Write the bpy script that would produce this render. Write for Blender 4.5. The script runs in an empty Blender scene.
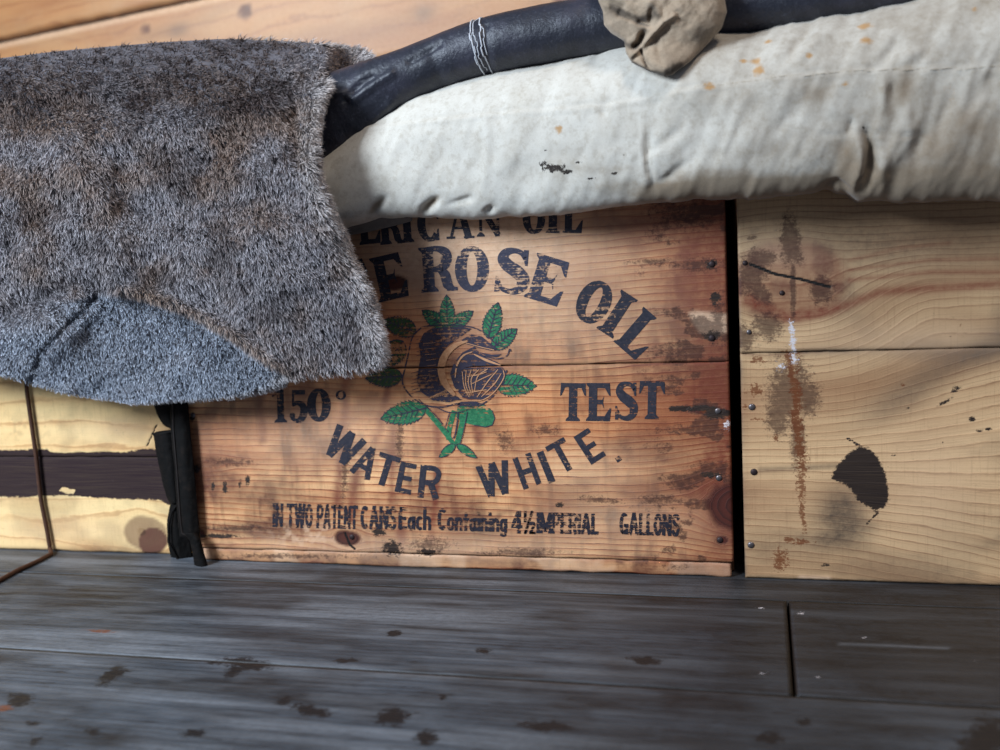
import bpy, bmesh, math
import numpy as np
from mathutils import Vector, Matrix, noise as mnoise
S = bpy.context.scene
COL = S.collection
rng = np.random.default_rng(7)

# ------------------------------------------------------------ camera
F = 1000.0
YAW, PITCH, ROLL = [math.radians(a) for a in (14.88, 8.32, 3.29)]
CAM = np.array([0.28496, -0.85231, 0.31063])
def _axes():
    f = np.array([-math.sin(YAW)*math.cos(PITCH), math.cos(YAW)*math.cos(PITCH), -math.sin(PITCH)])
    r = np.array([math.cos(YAW), math.sin(YAW), 0.0]); d = np.cross(f, r)
    c, s = math.cos(ROLL), math.sin(ROLL)
    return np.array([c*r+s*d, -s*r+c*d, f])
AX = _axes()
cd = bpy.data.cameras.new('camera'); cam = bpy.data.objects.new('camera', cd); COL.objects.link(cam)
cd.sensor_width = 36; cd.lens = 36.0; cd.clip_start = 0.01
m = Matrix.Identity(4)
for i in range(3):
    m[i][0] = AX[0][i]; m[i][1] = -AX[1][i]; m[i][2] = -AX[2][i]; m[i][3] = CAM[i]
cam.matrix_world = m
cd.dof.use_dof = True; cd.dof.focus_distance = 0.87; cd.dof.aperture_fstop = 4.5
S.camera = cam

# ------------------------------------------------------------ world, lights, exposure
S.view_settings.view_transform = 'Standard'; S.view_settings.look = 'None'
S.view_settings.gamma = 1; S.view_settings.use_curve_mapping = False
S.view_settings.exposure = 0.0
w = bpy.data.worlds.new('world'); S.world = w; w.use_nodes = True
w.node_tree.nodes['Background'].inputs[0].default_value = (0.62, 0.72, 0.95, 1)
w.node_tree.nodes['Background'].inputs[1].default_value = 0.21
def area(name, loc, target, size, sizey, power, color):
    l = bpy.data.lights.new(name, 'AREA'); l.shape = 'RECTANGLE'; l.size = size; l.size_y = sizey
    l.energy = power; l.color = color
    o = bpy.data.objects.new(name, l); COL.objects.link(o); o.location = loc
    o.rotation_euler = (Vector(target)-Vector(loc)).to_track_quat('-Z', 'Y').to_euler()
    return o
area('window_light', (-1.05, -1.22, 1.05), (-0.15, 0, 0.25), 0.6, 0.6, 54, (0.74, 0.86, 1.0))
area('lamp_light', (0.8, -0.8, 2.05), (0.2, 0, 0.2), 0.35, 0.35, 13, (1.0, 0.88, 0.76))

# ------------------------------------------------------------ projection helpers
def rays(px, py):
    px = np.asarray(px, float); py = np.asarray(py, float)
    return ((px-500)/F)[..., None]*AX[0] + ((py-375)/F)[..., None]*AX[1] + AX[2]
def onY(px, py, Y=0.0):
    q = rays(px, py); Y = np.asarray(Y, float)
    return CAM + q*((Y-CAM[1])/q[..., 1])[..., None]
def onZ(px, py, Z=0.0):
    q = rays(px, py)
    return CAM + q*((Z-CAM[2])/q[..., 2])[..., None]
def proj(P):
    d = np.asarray(P)-CAM
    a = d@AX.T
    return 500+F*a[..., 0]/a[..., 2], 375+F*a[..., 1]/a[..., 2]

# ------------------------------------------------------------ numpy noise
_tab = rng.random((256, 256))
def vn(x, y):
    x = np.asarray(x, float); y = np.asarray(y, float)
    xi = np.floor(x).astype(int); yi = np.floor(y).astype(int)
    fx = x-xi; fy = y-yi; fx = fx*fx*(3-2*fx); fy = fy*fy*(3-2*fy)
    g = lambda a, b: _tab[a & 255, b & 255]
    return (g(xi, yi)*(1-fx)+g(xi+1, yi)*fx)*(1-fy)+(g(xi, yi+1)*(1-fx)+g(xi+1, yi+1)*fx)*fy
def fbm(x, y, o=4):
    s = 0; a = .5
    for k in range(o):
        s = s+a*vn(x*2**k+17.3*k, y*2**k+9.1*k); a *= .5
    return s/(1-.5**o)          # 0..1, mean .5
def sm(a, b, x):
    t = np.clip((x-a)/(b-a), 0, 1); return t*t*(3-2*t)
def seg_dist(X, Y, pts):
    """distance to polyline and the running parameter 0..1 at the nearest point"""
    best = np.full(np.shape(X), 1e9); par = np.zeros(np.shape(X)); n = len(pts)-1
    for i in range(n):
        (ax, ay), (bx, by) = pts[i][:2], pts[i+1][:2]
        dx, dy = bx-ax, by-ay; L = dx*dx+dy*dy+1e-9
        t = np.clip(((X-ax)*dx+(Y-ay)*dy)/L, 0, 1)
        d = np.hypot(X-ax-t*dx, Y-ay-t*dy); k = d < best
        best = np.where(k, d, best); par = np.where(k, (i+t)/n, par)
    return best, par
def blob(X, Y, cx, cy, rx, ry, rot=0):
    c, s = math.cos(math.radians(rot)), math.sin(math.radians(rot))
    a = ((X-cx)*c+(Y-cy)*s)/rx; b = (-(X-cx)*s+(Y-cy)*c)/ry
    return np.clip(1-.5*np.hypot(a, b), 0, 1)
def gbl(X, Y, cx, cy, rx, ry, rot=0):
    c, s = math.cos(math.radians(rot)), math.sin(math.radians(rot))
    a = ((X-cx)*c+(Y-cy)*s)/rx; b = (-(X-cx)*s+(Y-cy)*c)/ry
    return np.exp(-(a*a+b*b))
def streak(X, Y, pts, w):
    d, _ = seg_dist(X, Y, pts); return np.clip(1-.5*d/w, 0, 1)
def inpoly(X, Y, pts, soft=4.0):
    ins = np.zeros(np.shape(X), bool); n = len(pts)
    for i in range(n):
        (x1, y1), (x2, y2) = pts[i], pts[(i+1) % n]
        if y1 == y2: continue
        c = ((y1 > Y) != (y2 > Y)) & (X < (x2-x1)*(Y-y1)/(y2-y1)+x1)
        ins ^= c
    d, _ = seg_dist(X, Y, list(pts)+[pts[0]])
    return np.clip(.5+.5*np.where(ins, d, -d)/soft, 0, 1)

# ------------------------------------------------------------ object helpers
def link(name, me, mat=None, parent=None, smooth=False):
    o = bpy.data.objects.new(name, me); COL.objects.link(o)
    if mat: me.materials.append(mat)
    if parent: o.parent = parent
    if smooth: me.polygons.foreach_set('use_smooth', np.ones(len(me.polygons), bool))
    return o
def thing(name, label, cat, group=None, loc=(0, 0, 0)):
    o = bpy.data.objects.new(name, None); COL.objects.link(o); o.empty_display_size = .05
    tag(o, label, cat, group); return o
def tag(o, label, cat, group=None):
    o['label'] = label; o['category'] = cat; o['kind'] = 'thing'
    if group: o['group'] = group
    return o
def mesh(name, V, Fs, mat=None, parent=None, smooth=False, attrs=None):
    me = bpy.data.meshes.new(name)
    V = np.asarray(V, np.float32)
    if isinstance(Fs, np.ndarray):
        n, k = Fs.shape
        me.vertices.add(len(V)); me.vertices.foreach_set('co', V.ravel())
        me.loops.add(n*k); me.loops.foreach_set('vertex_index', Fs.astype(np.int32).ravel())
        me.polygons.add(n); me.polygons.foreach_set('loop_start', np.arange(0, n*k, k, dtype=np.int32))
        me.update(calc_edges=True)
    else:
        me.from_pydata(V.tolist(), [], Fs)
    for k, a in (attrs or {}).items():
        a = np.asarray(a, np.float32)
        if a.ndim == 2:
            at = me.attributes.new(k, 'FLOAT_VECTOR', 'POINT'); at.data.foreach_set('vector', a.ravel())
        else:
            at = me.attributes.new(k, 'FLOAT', 'POINT'); at.data.foreach_set('value', a.ravel())
    return link(name, me, mat, parent, smooth)
def gridfaces(nr, nc, wrap=False):
    r = np.arange(nr-1)[:, None]; c = np.arange(nc if wrap else nc-1)[None, :]
    a = r*nc+c; b = r*nc+(c+1) % nc
    return np.stack([a, b, b+nc, a+nc], -1).reshape(-1, 4)
def bx(bm, x0, x1, y0, y1, z0, z1, M=None):
    vs = [bm.verts.new((M @ Vector(p)) if M else p) for p in
          [(x0, y0, z0), (x1, y0, z0), (x1, y1, z0), (x0, y1, z0), (x0, y0, z1), (x1, y0, z1), (x1, y1, z1), (x0, y1, z1)]]
    for q in ((0, 3, 2, 1), (4, 5, 6, 7), (0, 1, 5, 4), (1, 2, 6, 5), (2, 3, 7, 6), (3, 0, 4, 7)):
        bm.faces.new([vs[i] for i in q])
def bmobj(name, bm, mat, parent=None, smooth=False):
    me = bpy.data.meshes.new(name); bm.to_mesh(me); bm.free()
    return link(name, me, mat, parent, smooth)

# ------------------------------------------------------------ node helper
class NT:
    def __init__(s, name):
        s.m = bpy.data.materials.new(name); s.m.use_nodes = True; s.t = s.m.node_tree; s.t.nodes.clear()
        s.out = s.t.nodes.new('ShaderNodeOutputMaterial'); s.b = s.t.nodes.new('ShaderNodeBsdfPrincipled')
        s.t.links.new(s.b.outputs[0], s.out.inputs[0])
    def put(s, sock, v):
        if v is None: return
        if hasattr(v, 'is_linked') or hasattr(v, 'links'): s.t.links.new(v, sock)
        elif isinstance(v, tuple) and len(v) == 3 and sock.type == 'RGBA': sock.default_value = (*v, 1)
        else: sock.default_value = v
    def math(s, op, a, b=None, c=None, clamp=False):
        n = s.t.nodes.new('ShaderNodeMath'); n.operation = op; n.use_clamp = clamp
        s.put(n.inputs[0], a); s.put(n.inputs[1], b); s.put(n.inputs[2], c); return n.outputs[0]
    def attr(s, name):
        n = s.t.nodes.new('ShaderNodeAttribute'); n.attribute_name = name; return n
    def val(s, name): return s.attr(name).outputs['Fac']
    def vec(s, x, y, z):
        n = s.t.nodes.new('ShaderNodeCombineXYZ'); s.put(n.inputs[0], x); s.put(n.inputs[1], y); s.put(n.inputs[2], z); return n.outputs[0]
    def pos(s):
        g = s.t.nodes.new('ShaderNodeTexCoord'); return g.outputs['Object']
    def sep(s, v):
        n = s.t.nodes.new('ShaderNodeSeparateXYZ'); s.put(n.inputs[0], v); return n.outputs
    def noise(s, v, scale=1, detail=3, rough=.55, dist=0):
        n = s.t.nodes.new('ShaderNodeTexNoise'); s.put(n.inputs['Vector'], v); n.inputs['Scale'].default_value = scale
        n.inputs['Detail'].default_value = detail; n.inputs['Roughness'].default_value = rough; n.inputs['Distortion'].default_value = dist
        return n.outputs[0]
    def ramp(s, f, stops):
        n = s.t.nodes.new('ShaderNodeValToRGB'); s.put(n.inputs[0], f); e = n.color_ramp.elements
        while len(e) < len(stops): e.new(.5)
        for q, (p, c) in zip(e, stops):
            q.position = p; q.color = (c, c, c, 1) if isinstance(c, (int, float)) else (*c, 1)
        return n.outputs[0]
    def mix(s, f, a, b, mode='MIX'):
        n = s.t.nodes.new('ShaderNodeMix'); n.data_type = 'RGBA'; n.blend_type = mode
        s.put(n.inputs[0], f); s.put(n.inputs[6], a); s.put(n.inputs[7], b); return n.outputs[2]
    def step(s, v, lo, hi):
        n = s.t.nodes.new('ShaderNodeMapRange'); n.interpolation_type = 'SMOOTHSTEP'
        s.put(n.inputs[0], v); n.inputs[1].default_value = lo; n.inputs[2].default_value = hi
        return n.outputs[0]
    def bump(s, h, strength, dist=.001):
        n = s.t.nodes.new('ShaderNodeBump'); n.inputs['Strength'].default_value = strength; n.inputs['Distance'].default_value = dist
        s.put(n.inputs['Height'], h); s.t.links.new(n.outputs[0], s.b.inputs['Normal']); return n
    def fin(s, color=None, rough=.6, spec=.3, metal=0):
        s.put(s.b.inputs['Base Color'], color); s.put(s.b.inputs['Roughness'], rough)
        s.b.inputs['Specular IOR Level'].default_value = spec; s.b.inputs['Metallic'].default_value = metal
        return s.m
def lin(r, g, b):
    return tuple((c/255/12.92 if c/255 <= .04045 else ((c/255+.055)/1.055)**2.4) for c in (r, g, b))

# wood whose grain follows the 'grain' attribute; stains come from mask attributes with ragged noise edges
def wood(name, light, mid, dark, freq, tintn, tint, ringmix=.6, rough=.6, spec=.3, fine=.5, darkc=lin(38, 28, 26),
         knotc=lin(84, 38, 30), dirt_tonec=lin(70, 50, 42), rustc=lin(130, 70, 25), bumps=.35, sawm=.22, grit=.22, flat=False, pits=0, palec=lin(240, 200, 164), brownc=lin(74, 46, 36)):
    n = NT(name)
    p = n.sep(n.pos()); p = (p[0], p[2], p[1]) if flat else p; G = n.val('grain'); x = p[0]
    slow = n.noise(n.vec(n.math('MULTIPLY', x, 3), 0, n.math('MULTIPLY', G, 16)), 1, 3)
    wob = n.noise(n.vec(n.math('MULTIPLY', x, 30), 7, n.math('MULTIPLY', p[2], 90)), 1, 4, .65)
    ph = n.math('ADD', n.math('ADD', n.math('MULTIPLY', G, freq), n.math('MULTIPLY', slow, 3.0)), n.math('MULTIPLY', wob, .55))
    saw = n.math('FRACT', ph)
    ring = n.ramp(saw, [(0, .0), (.35, .12), (.62, .45), (.84, 1.0), (.9, .95), (1, 0)])
    lines = n.noise(n.vec(n.math('MULTIPLY', x, 14), 0, n.math('MULTIPLY', G, 1100)), 1, 3, .6)
    blot = n.noise(n.vec(n.math('MULTIPLY', x, 9), 3, n.math('MULTIPLY', p[2], 26)), 1, 4, .6)
    ringv = n.math('MULTIPLY', ring, n.math('MULTIPLY_ADD', blot, 1.2, .1))
    c = n.mix(n.math('MULTIPLY', ringv, ringmix*1.3, clamp=True), light, mid)
    c = n.mix(n.step(slow, .35, .75), c, n.mix(.5, mid, dark))
    c = n.mix(n.math('MULTIPLY', n.step(ring, .75, 1.0), n.math('MULTIPLY', ringmix, n.step(blot, .3, .6))), c, dark)
    c = n.mix(n.math('MULTIPLY', n.step(lines, .5, .75), fine), c, dark)
    # broad colour patches
    t = n.noise(n.vec(n.math('MULTIPLY', x, 7), 9, n.math('MULTIPLY', p[2], 11)), 1, 4, .6)
    c = n.mix(n.math('MULTIPLY', n.step(t, .42, .68), tintn), c, tint)
    ed = n.noise(n.vec(n.math('MULTIPLY', x, 170), n.math('MULTIPLY', p[1], 170), n.math('MULTIPLY', p[2], 230)), 1, 5, .7)
    speck = n.noise(n.vec(n.math('MULTIPLY', x, 260), 1, n.math('MULTIPLY', p[2], 420)), 1, 3, .6)
    ed2 = n.noise(n.vec(n.math('MULTIPLY', x, 520), n.math('MULTIPLY', p[1], 500), n.math('MULTIPLY', p[2], 760)), 1, 4, .75)
    em = n.math('SUBTRACT', n.math('ADD', n.math('MULTIPLY', ed, .65), n.math('MULTIPLY', ed2, .5)), .575)
    if pits: c = n.mix(n.math('MULTIPLY', n.step(n.noise(n.vec(n.math('MULTIPLY', x, 42), 2, n.math('MULTIPLY', p[2], 330)), 1, 5, .75), .53, .64), pits), c, darkc); c = n.mix(n.math('MULTIPLY', n.step(n.noise(n.vec(n.math('MULTIPLY', x, 26), 6, n.math('MULTIPLY', p[2], 240)), 1, 5, .8), .52, .66), pits*.75), c, light)
    if pits: c = n.mix(n.math('MULTIPLY', n.step(n.noise(n.vec(n.math('MULTIPLY', x, 55), 12, n.math('MULTIPLY', p[2], 80)), 1, 6, .8), .5, .7), pits*.6), c, darkc)
    saw_m = n.noise(n.vec(n.math('MULTIPLY', x, 620), 4, n.math('MULTIPLY', p[2], 24)), 1, 3, .6)
    c = n.mix(n.math('MULTIPLY', n.step(saw_m, .52, .74), sawm), c, dark)
    c = n.mix(n.math('MULTIPLY', n.step(ed2, .56, .74), grit), c, darkc)
    c = n.mix(n.math('MULTIPLY', n.step(ed2, .46, .28), grit*.7), c, light)
    def mask(attr, k=.8, w=.09):
        return n.step(n.math('ADD', n.val(attr), n.math('MULTIPLY', em, k*1.5)), .5-w, .5+w)
    c = n.mix(n.math('MULTIPLY', n.math('MULTIPLY', n.val('dirt_tone'), n.math('MULTIPLY_ADD', ed, 1.1, .4)), .85, clamp=True), c, dirt_tonec)
    c = n.mix(n.math('MULTIPLY', n.val('red'), n.math('MULTIPLY_ADD', ed, 1.0, .3), clamp=True), c, lin(122, 54, 36))
    c = n.mix(n.math('MULTIPLY', n.val('pale'), n.math('MULTIPLY_ADD', ed, 1.3, .2), clamp=True), c, palec)
    c = n.mix(n.math('MULTIPLY', mask('brown', 1.1, .16), n.math('MULTIPLY_ADD', ed, .6, .42), clamp=True), c, n.mix(n.step(lines, .4, .7), brownc, n.mix(.5, brownc, darkc)))
    c = n.mix(n.math('MULTIPLY', n.val('knot'), .97, clamp=True), c, n.mix(ring, knotc, n.mix(.55, knotc, (0.01, .008, .008))))
    c = n.mix(n.math('MULTIPLY', mask('rust', 1.5), .8), c, n.mix(ed, rustc, lin(95, 42, 22)))
    c = n.mix(n.math('MULTIPLY', mask('dark', 1.0), .995), c, n.mix(n.step(lines, .35, .75), darkc, n.mix(.04, darkc, light)))
    c = n.mix(mask('white', 1.5), c, lin(225, 215, 215))
    c = n.mix(n.math('MULTIPLY', n.step(speck, .70, .76), .7), c, darkc)
    c = n.mix(n.math('MULTIPLY', n.math('SUBTRACT', 1.0, n.step(ed, .28, .42)), .35), c, n.mix(.5, dirt_tonec, c))
    h = n.math('ADD', n.math('MULTIPLY', ring, .5), n.math('ADD', n.math('MULTIPLY', lines, .8), n.math('MULTIPLY', ed, .6)))
    h = n.math('SUBTRACT', h, n.math('MULTIPLY', n.val('crack'), 3))
    c = n.mix(n.step(n.val('crack'), .35, .6), c, (0.008, .006, .005))
    n.bump(h, bumps, .0008)
    return n.fin(c, rough, spec)
def plain_wood(name, a, b, rough=.7):
    n = NT(name); p = n.sep(n.pos())
    f = n.noise(n.vec(n.math('MULTIPLY', p[0], 5), n.math('MULTIPLY', p[1], 40), n.math('MULTIPLY', p[2], 90)), 1, 4)
    c = n.mix(f, a, b); n.bump(f, .4); return n.fin(c, rough)

ATTR = ('dirt_tone', 'red', 'pale', 'knot', 'rust', 'dark', 'white', 'crack', 'brown')
def panel(name, x0, x1, z0, z1, Y, th, fn, mat, parent, res=.0022, jag=.0006, horizontal=False, seed=0, bevel=.0005):
    """board with a finely divided visible face (front at Y, or top at z for horizontal boards) and plain other sides"""
    nx = max(2, int((x1-x0)/res)); nz = max(2, int((z1-z0)/res))
    u = np.linspace(0, 1, nx+1); v = np.linspace(0, 1, nz+1)
    U, W = np.meshgrid(u, v); X = x0+(x1-x0)*U
    lo = z0+jag*(fbm(X*60+seed, X*0+seed+3)-.5)*2; hi = z1+jag*(fbm(X*60+seed+50, X*0+seed+8)-.5)*2
    Z = lo+(hi-lo)*W
    e = np.minimum(np.minimum(U*(x1-x0), (1-U)*(x1-x0)), np.minimum(W*(z1-z0), (1-W)*(z1-z0)))
    rnd = np.clip(1-e/(bevel*2), 0, 1)**2*bevel
    if horizontal:
        P = np.stack([X, Z, Y-rnd], -1)
    else:
        P = np.stack([X, Y+rnd, Z], -1)
    PX, PY = proj(P)
    A = {k: np.zeros(X.shape) for k in ATTR}
    g = (Z if not horizontal else Z)+.004*(fbm(X*5+seed*3.1, Z*9+seed)-.5)
    A['grain'] = g
    fn(A, PX, PY, X, Z)
    A['dirt_tone'] = np.clip(np.maximum(A['dirt_tone'], .9*np.exp(-e/.0022)*(.4+fbm(X*50+seed, Z*50))), 0, 1)
    if horizontal: A['crack'] = np.maximum(A['crack'], np.clip(1-e/.0025, 0, 1)*(.75+.5*(fbm(X*40, Z*9)-.5)))
    n = P.shape[0]*P.shape[1]; nr, nc = X.shape
    V = P.reshape(-1, 3); fc = gridfaces(nr, nc)
    if horizontal: pass
    # back ring
    idx = np.arange(n).reshape(nr, nc)
    loop = np.concatenate([idx[0, :], idx[1:, -1], idx[-1, -2::-1], idx[-2:0:-1, 0]])
    B = V[loop].copy()
    if horizontal: B[:, 2] = Y-th
    else: B[:, 1] = Y+th
    k = len(loop); bi = np.arange(n, n+k)
    side = np.stack([loop, np.roll(loop, -1), np.roll(bi, -1), bi], -1)[:, ::-1]
    V2 = np.concatenate([V, B, [B.mean(0)]]); ci = n+k
    at = {q: np.concatenate([a.reshape(-1), a.reshape(-1)[loop], [0]]) for q, a in A.items()}
    back = np.stack([bi, np.roll(bi, -1), np.full(k, ci), np.full(k, ci)], -1)[:, :3][:, ::-1]
    me_faces = [list(map(int, q)) for q in side]+[list(map(int, q)) for q in back]
    # big grid through numpy, rims through a merge of both
    me = bpy.data.meshes.new(name)
    allf = np.concatenate([fc.reshape(-1), side.reshape(-1), back.reshape(-1)])
    cnt = np.concatenate([np.full(len(fc), 4), np.full(len(side), 4), np.full(len(back), 3)])
    st = np.concatenate([[0], np.cumsum(cnt)[:-1]])
    me.vertices.add(len(V2)); me.vertices.foreach_set('co', V2.astype(np.float32).ravel())
    me.loops.add(len(allf)); me.loops.foreach_set('vertex_index', allf.astype(np.int32))
    me.polygons.add(len(cnt)); me.polygons.foreach_set('loop_start', st.astype(np.int32))
    me.update(calc_edges=True)
    for q, a in at.items():
        me.attributes.new(q, 'FLOAT', 'POINT').data.foreach_set('value', a.astype(np.float32))
    return link(name, me, mat, parent)

def knot(A, X, Z, px, py, a, stretch=1.8, Y=0, k=1.0, horizontal=False, core=True):
    c = onZ(px, py, 0) if horizontal else onY(px, py, Y)
    cz = c[1] if horizontal else c[2]
    dx = (X-c[0])/stretch; dz = Z-cz; r2 = dx*dx+dz*dz
    A['grain'] = A['grain']-k*dz*a*a/np.maximum(r2, a*a)*np.exp(-r2/(a*a*11))
    r = np.sqrt(r2)
    inside = sm(a*1.05, a*.8, r*(1+.25*(fbm(X*120, Z*120)-.5)))
    if core: A['grain'] = A['grain']*(1-inside)+inside*r*1.3
    A['knot'] = np.maximum(A['knot'], inside)

# ------------------------------------------------------------ materials
crate_wood = wood('crate_wood', lin(255, 200, 142), lin(218, 132, 80), lin(96, 42, 28), 165, .45, lin(214, 134, 82), dirt_tonec=lin(84, 50, 38), ringmix=1.0, fine=.5)
box_wood = wood('box_wood', lin(234, 194, 146), lin(200, 152, 108), lin(120, 78, 54), 150, .35, lin(184, 146, 106), fine=.35, ringmix=.5, dirt_tonec=lin(80, 66, 56), knotc=lin(110, 70, 48))
pale_wood = wood('pale_wood', lin(255, 220, 158), lin(246, 190, 124), lin(176, 122, 76), 45, .35, lin(236, 202, 152), fine=.12, ringmix=.5, rough=.75, spec=.15, darkc=lin(44, 30, 36), knotc=lin(88, 46, 44))
floor_wood = wood('floor_wood', lin(78, 85, 94), lin(54, 57, 61), lin(24, 22, 22), 170, .55, lin(44, 44, 46), fine=.45, ringmix=.45, rough=.5, spec=.35, flat=True, palec=lin(128, 132, 138), pits=.8, grit=.6, sawm=.05, darkc=lin(28, 24, 24), dirt_tonec=lin(28, 22, 19), bumps=.6)
wall_wood = wood('wall_wood', lin(196, 140, 86), lin(180, 114, 62), lin(140, 86, 50), 40, .5, lin(192, 150, 106), fine=.15, ringmix=.5, rough=.45, spec=.4)

inner_wood = plain_wood('inner_wood', lin(90, 60, 40), lin(50, 34, 26))
# ------------------------------------------------------------ floor
floor = bpy.data.objects.new('floor', None); COL.objects.link(floor); floor['kind'] = 'structure'
def ffun(A, PX, PY, X, Z):
    A['dirt_tone'] = .55*sm(.48, .7, fbm(X*9, Z*24+4))+.5*sm(.5, .62, fbm(X*26, Z*110+8))*sm(.4, .7, fbm(X*5+3, Z*9))+.35*sm(.5, .75, fbm(X*30+5, Z*60))
    A['dirt_tone'] += .35*sm(.05, .45, X+.1*(fbm(X*9, Z*30)-.5))+.45*gbl(PX, PY, 740, 640, 300, 110)+.45*gbl(PX, PY, 500, 590, 190, 22)+.35*gbl(PX, PY, 960, 640, 120, 60)  # darker towards the right and in a strip before the crates
    for (a, b, rx, ry, ro) in [(310, 711, 24, 6, 8), (392, 717, 22, 9, -12), (426, 738, 14, 8, 0), (195, 733, 14, 5, 0), (30, 724, 9, 4, -5), (34, 740, 8, 5, -20), (283, 700, 12, 4, -10),
                               (112, 675, 18, 8, -35), (92, 732, 7, 4, 0), (232, 671, 12, 5, -30), (395, 632, 9, 4, 5), (485, 650, 9, 3, 3), (20, 700, 14, 8, 0), (985, 742, 32, 22, -30),
                               (770, 738, 14, 7, 0), (550, 726, 34, 6, 4), (443, 698, 5, 2.5, 0), (245, 664, 40, 5, 5), (645, 660, 22, 4, 4), (345, 660, 14, 4, 0), (802, 722, 9, 3, 0), (900, 640, 30, 4, 4)]:
        A['dark'] = np.maximum(A['dark'], (blob(PX+10*(fbm(X*90, Z*110)-.5), PY+9*(fbm(X*90+40, Z*130)-.5), a, b, rx, ry, ro)+.35*(fbm(X*160, Z*260)-.5))*.86)
    A['rust'] = np.maximum(A['rust'], blob(PX, PY, 100, 631, 16, 2, 3)*.8)
    A['rust'] = np.maximum(A['rust'], blob(PX, PY, 5, 708, 12, 4, -10)*.8)
    A['pale'] = .55*sm(.42, .7, fbm(X*5+31, Z*90))*sm(.3, .6, fbm(X*7+3, Z*16+5))+.25*sm(.4, .7, fbm(X*20+3, Z*200)); A['pale'] *= 1-.75*sm(-.02, .3, X)
    for (a, b, rx, ry) in [(760, 608, 5, 1.2), (803, 613, 5, 1.5), (766, 673, 7, 1.2), (818, 677, 6, 1), (865, 638, 3, 2), (975, 661, 5, 1.2)]:
        A['white'] = np.maximum(A['white'], blob(PX, PY, a, b, rx, ry)*.62)
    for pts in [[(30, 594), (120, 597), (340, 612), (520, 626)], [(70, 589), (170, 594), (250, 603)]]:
        A['dirt_tone'] += .6*np.exp(-(seg_dist(PX, PY, pts)[0]/2.2)**2)
    A['pale'] += .5*np.exp(-(seg_dist(PX, PY, [(840, 644), (950, 648)])[0]/1.0)**2)
    A['dirt_tone'] = np.clip(A['dirt_tone'], 0, 1)
yb = [-.62, -.40, -.2165, -.050, .10, .26, .42, .60]
bm = bmesh.new(); bx(bm, -1.2, 1.2, -.62, .62, -.05, -.0205); bmobj('floor_underlay', bm, inner_wood, floor)
def fb(x0, x1, i, s):
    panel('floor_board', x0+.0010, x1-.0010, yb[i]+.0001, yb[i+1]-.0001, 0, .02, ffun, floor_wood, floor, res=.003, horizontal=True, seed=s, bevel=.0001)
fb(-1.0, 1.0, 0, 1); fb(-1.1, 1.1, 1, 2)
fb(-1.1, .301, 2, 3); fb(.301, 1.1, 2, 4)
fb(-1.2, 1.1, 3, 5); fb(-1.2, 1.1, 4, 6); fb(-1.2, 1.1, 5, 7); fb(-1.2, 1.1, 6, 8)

# ------------------------------------------------------------ back wall of slanting boards
wall = bpy.data.objects.new('wall_back', None); COL.objects.link(wall); wall['kind'] = 'structure'
WY = .62
a0 = onY(0, 41, WY); a1 = onY(190, 0, WY); wang = math.atan2(a1[2]-a0[2], a1[0]-a0[0])
c2 = onY(395, 59, WY); nrm = np.array([-math.sin(wang), math.cos(wang)])
bw = abs(np.dot(nrm, [c2[0]-a0[0], c2[2]-a0[2]]))
def wl(px, py, k):
    W_ = onY(px, py, WY); r = np.array([W_[0]-a0[0]-nrm[0]*bw*k, W_[2]-a0[2]-nrm[1]*bw*k]); return float(r[0]*math.cos(wang)+r[1]*math.sin(wang)), float(r@nrm)
def wfun(A, PX, PY, X, Z):
    A['knot'] *= 0
    A['dirt_tone'] = .25*sm(.5, .7, fbm(X*8+3, Z*20))
for k in range(-7, 4):
    def wf(A, PX, PY, X, Z, k=k):
        A['dirt_tone'] = .22*sm(.5, .7, fbm(X*8+3, Z*20+k)); A['pale'] = .2*sm(.1, .6, X)
        if k == -1:
            A['pale'] = np.clip(.3*sm(.0, .55, X)+.7*sm(bw-.014, bw-.007, Z)*sm(-.5, .1, X), 0, 1)  # pale strip along the upper edge is a painted joint highlight
            A['dark'] = np.maximum(blob(X, Z, .07, .115, .012, .009), blob(X, Z, .30, .11, .02, .01))*.0
            for (kx, kz, ka) in [(*wl(245, 11, k), .012), (*wl(146, 29, k), .009), (*wl(560, 5, k), .012)]:
                r = np.hypot(X-kx, Z-kz); A['knot'] = np.maximum(A['knot'], .75*sm(ka*1.1, ka*.8, r)); A['grain'] = A['grain']-(Z-kz)*ka*ka/np.maximum(r*r, ka*ka)
            A['dirt_tone'] += .7*gbl(X, Z, *wl(178, 31, k), .02, .012)+.7*gbl(X, Z, *wl(145, 3, k), .02, .008)+.7*gbl(X, Z, *wl(425, 12, k), .02, .012)+.4*gbl(X, Z, *wl(155, 35, k), .04, .012)
    o = panel('wall_board', -1.6, 1.6, .002, bw-.002, 0, .02, wf, wall_wood, wall, res=.006, seed=20+k, bevel=.004)
    M = Matrix.Rotation(-wang, 4, 'Y')
    org = Vector((a0[0]+nrm[0]*bw*k, WY, a0[2]+nrm[1]*bw*k))
    o.matrix_world = Matrix.Translation(org) @ M

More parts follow.
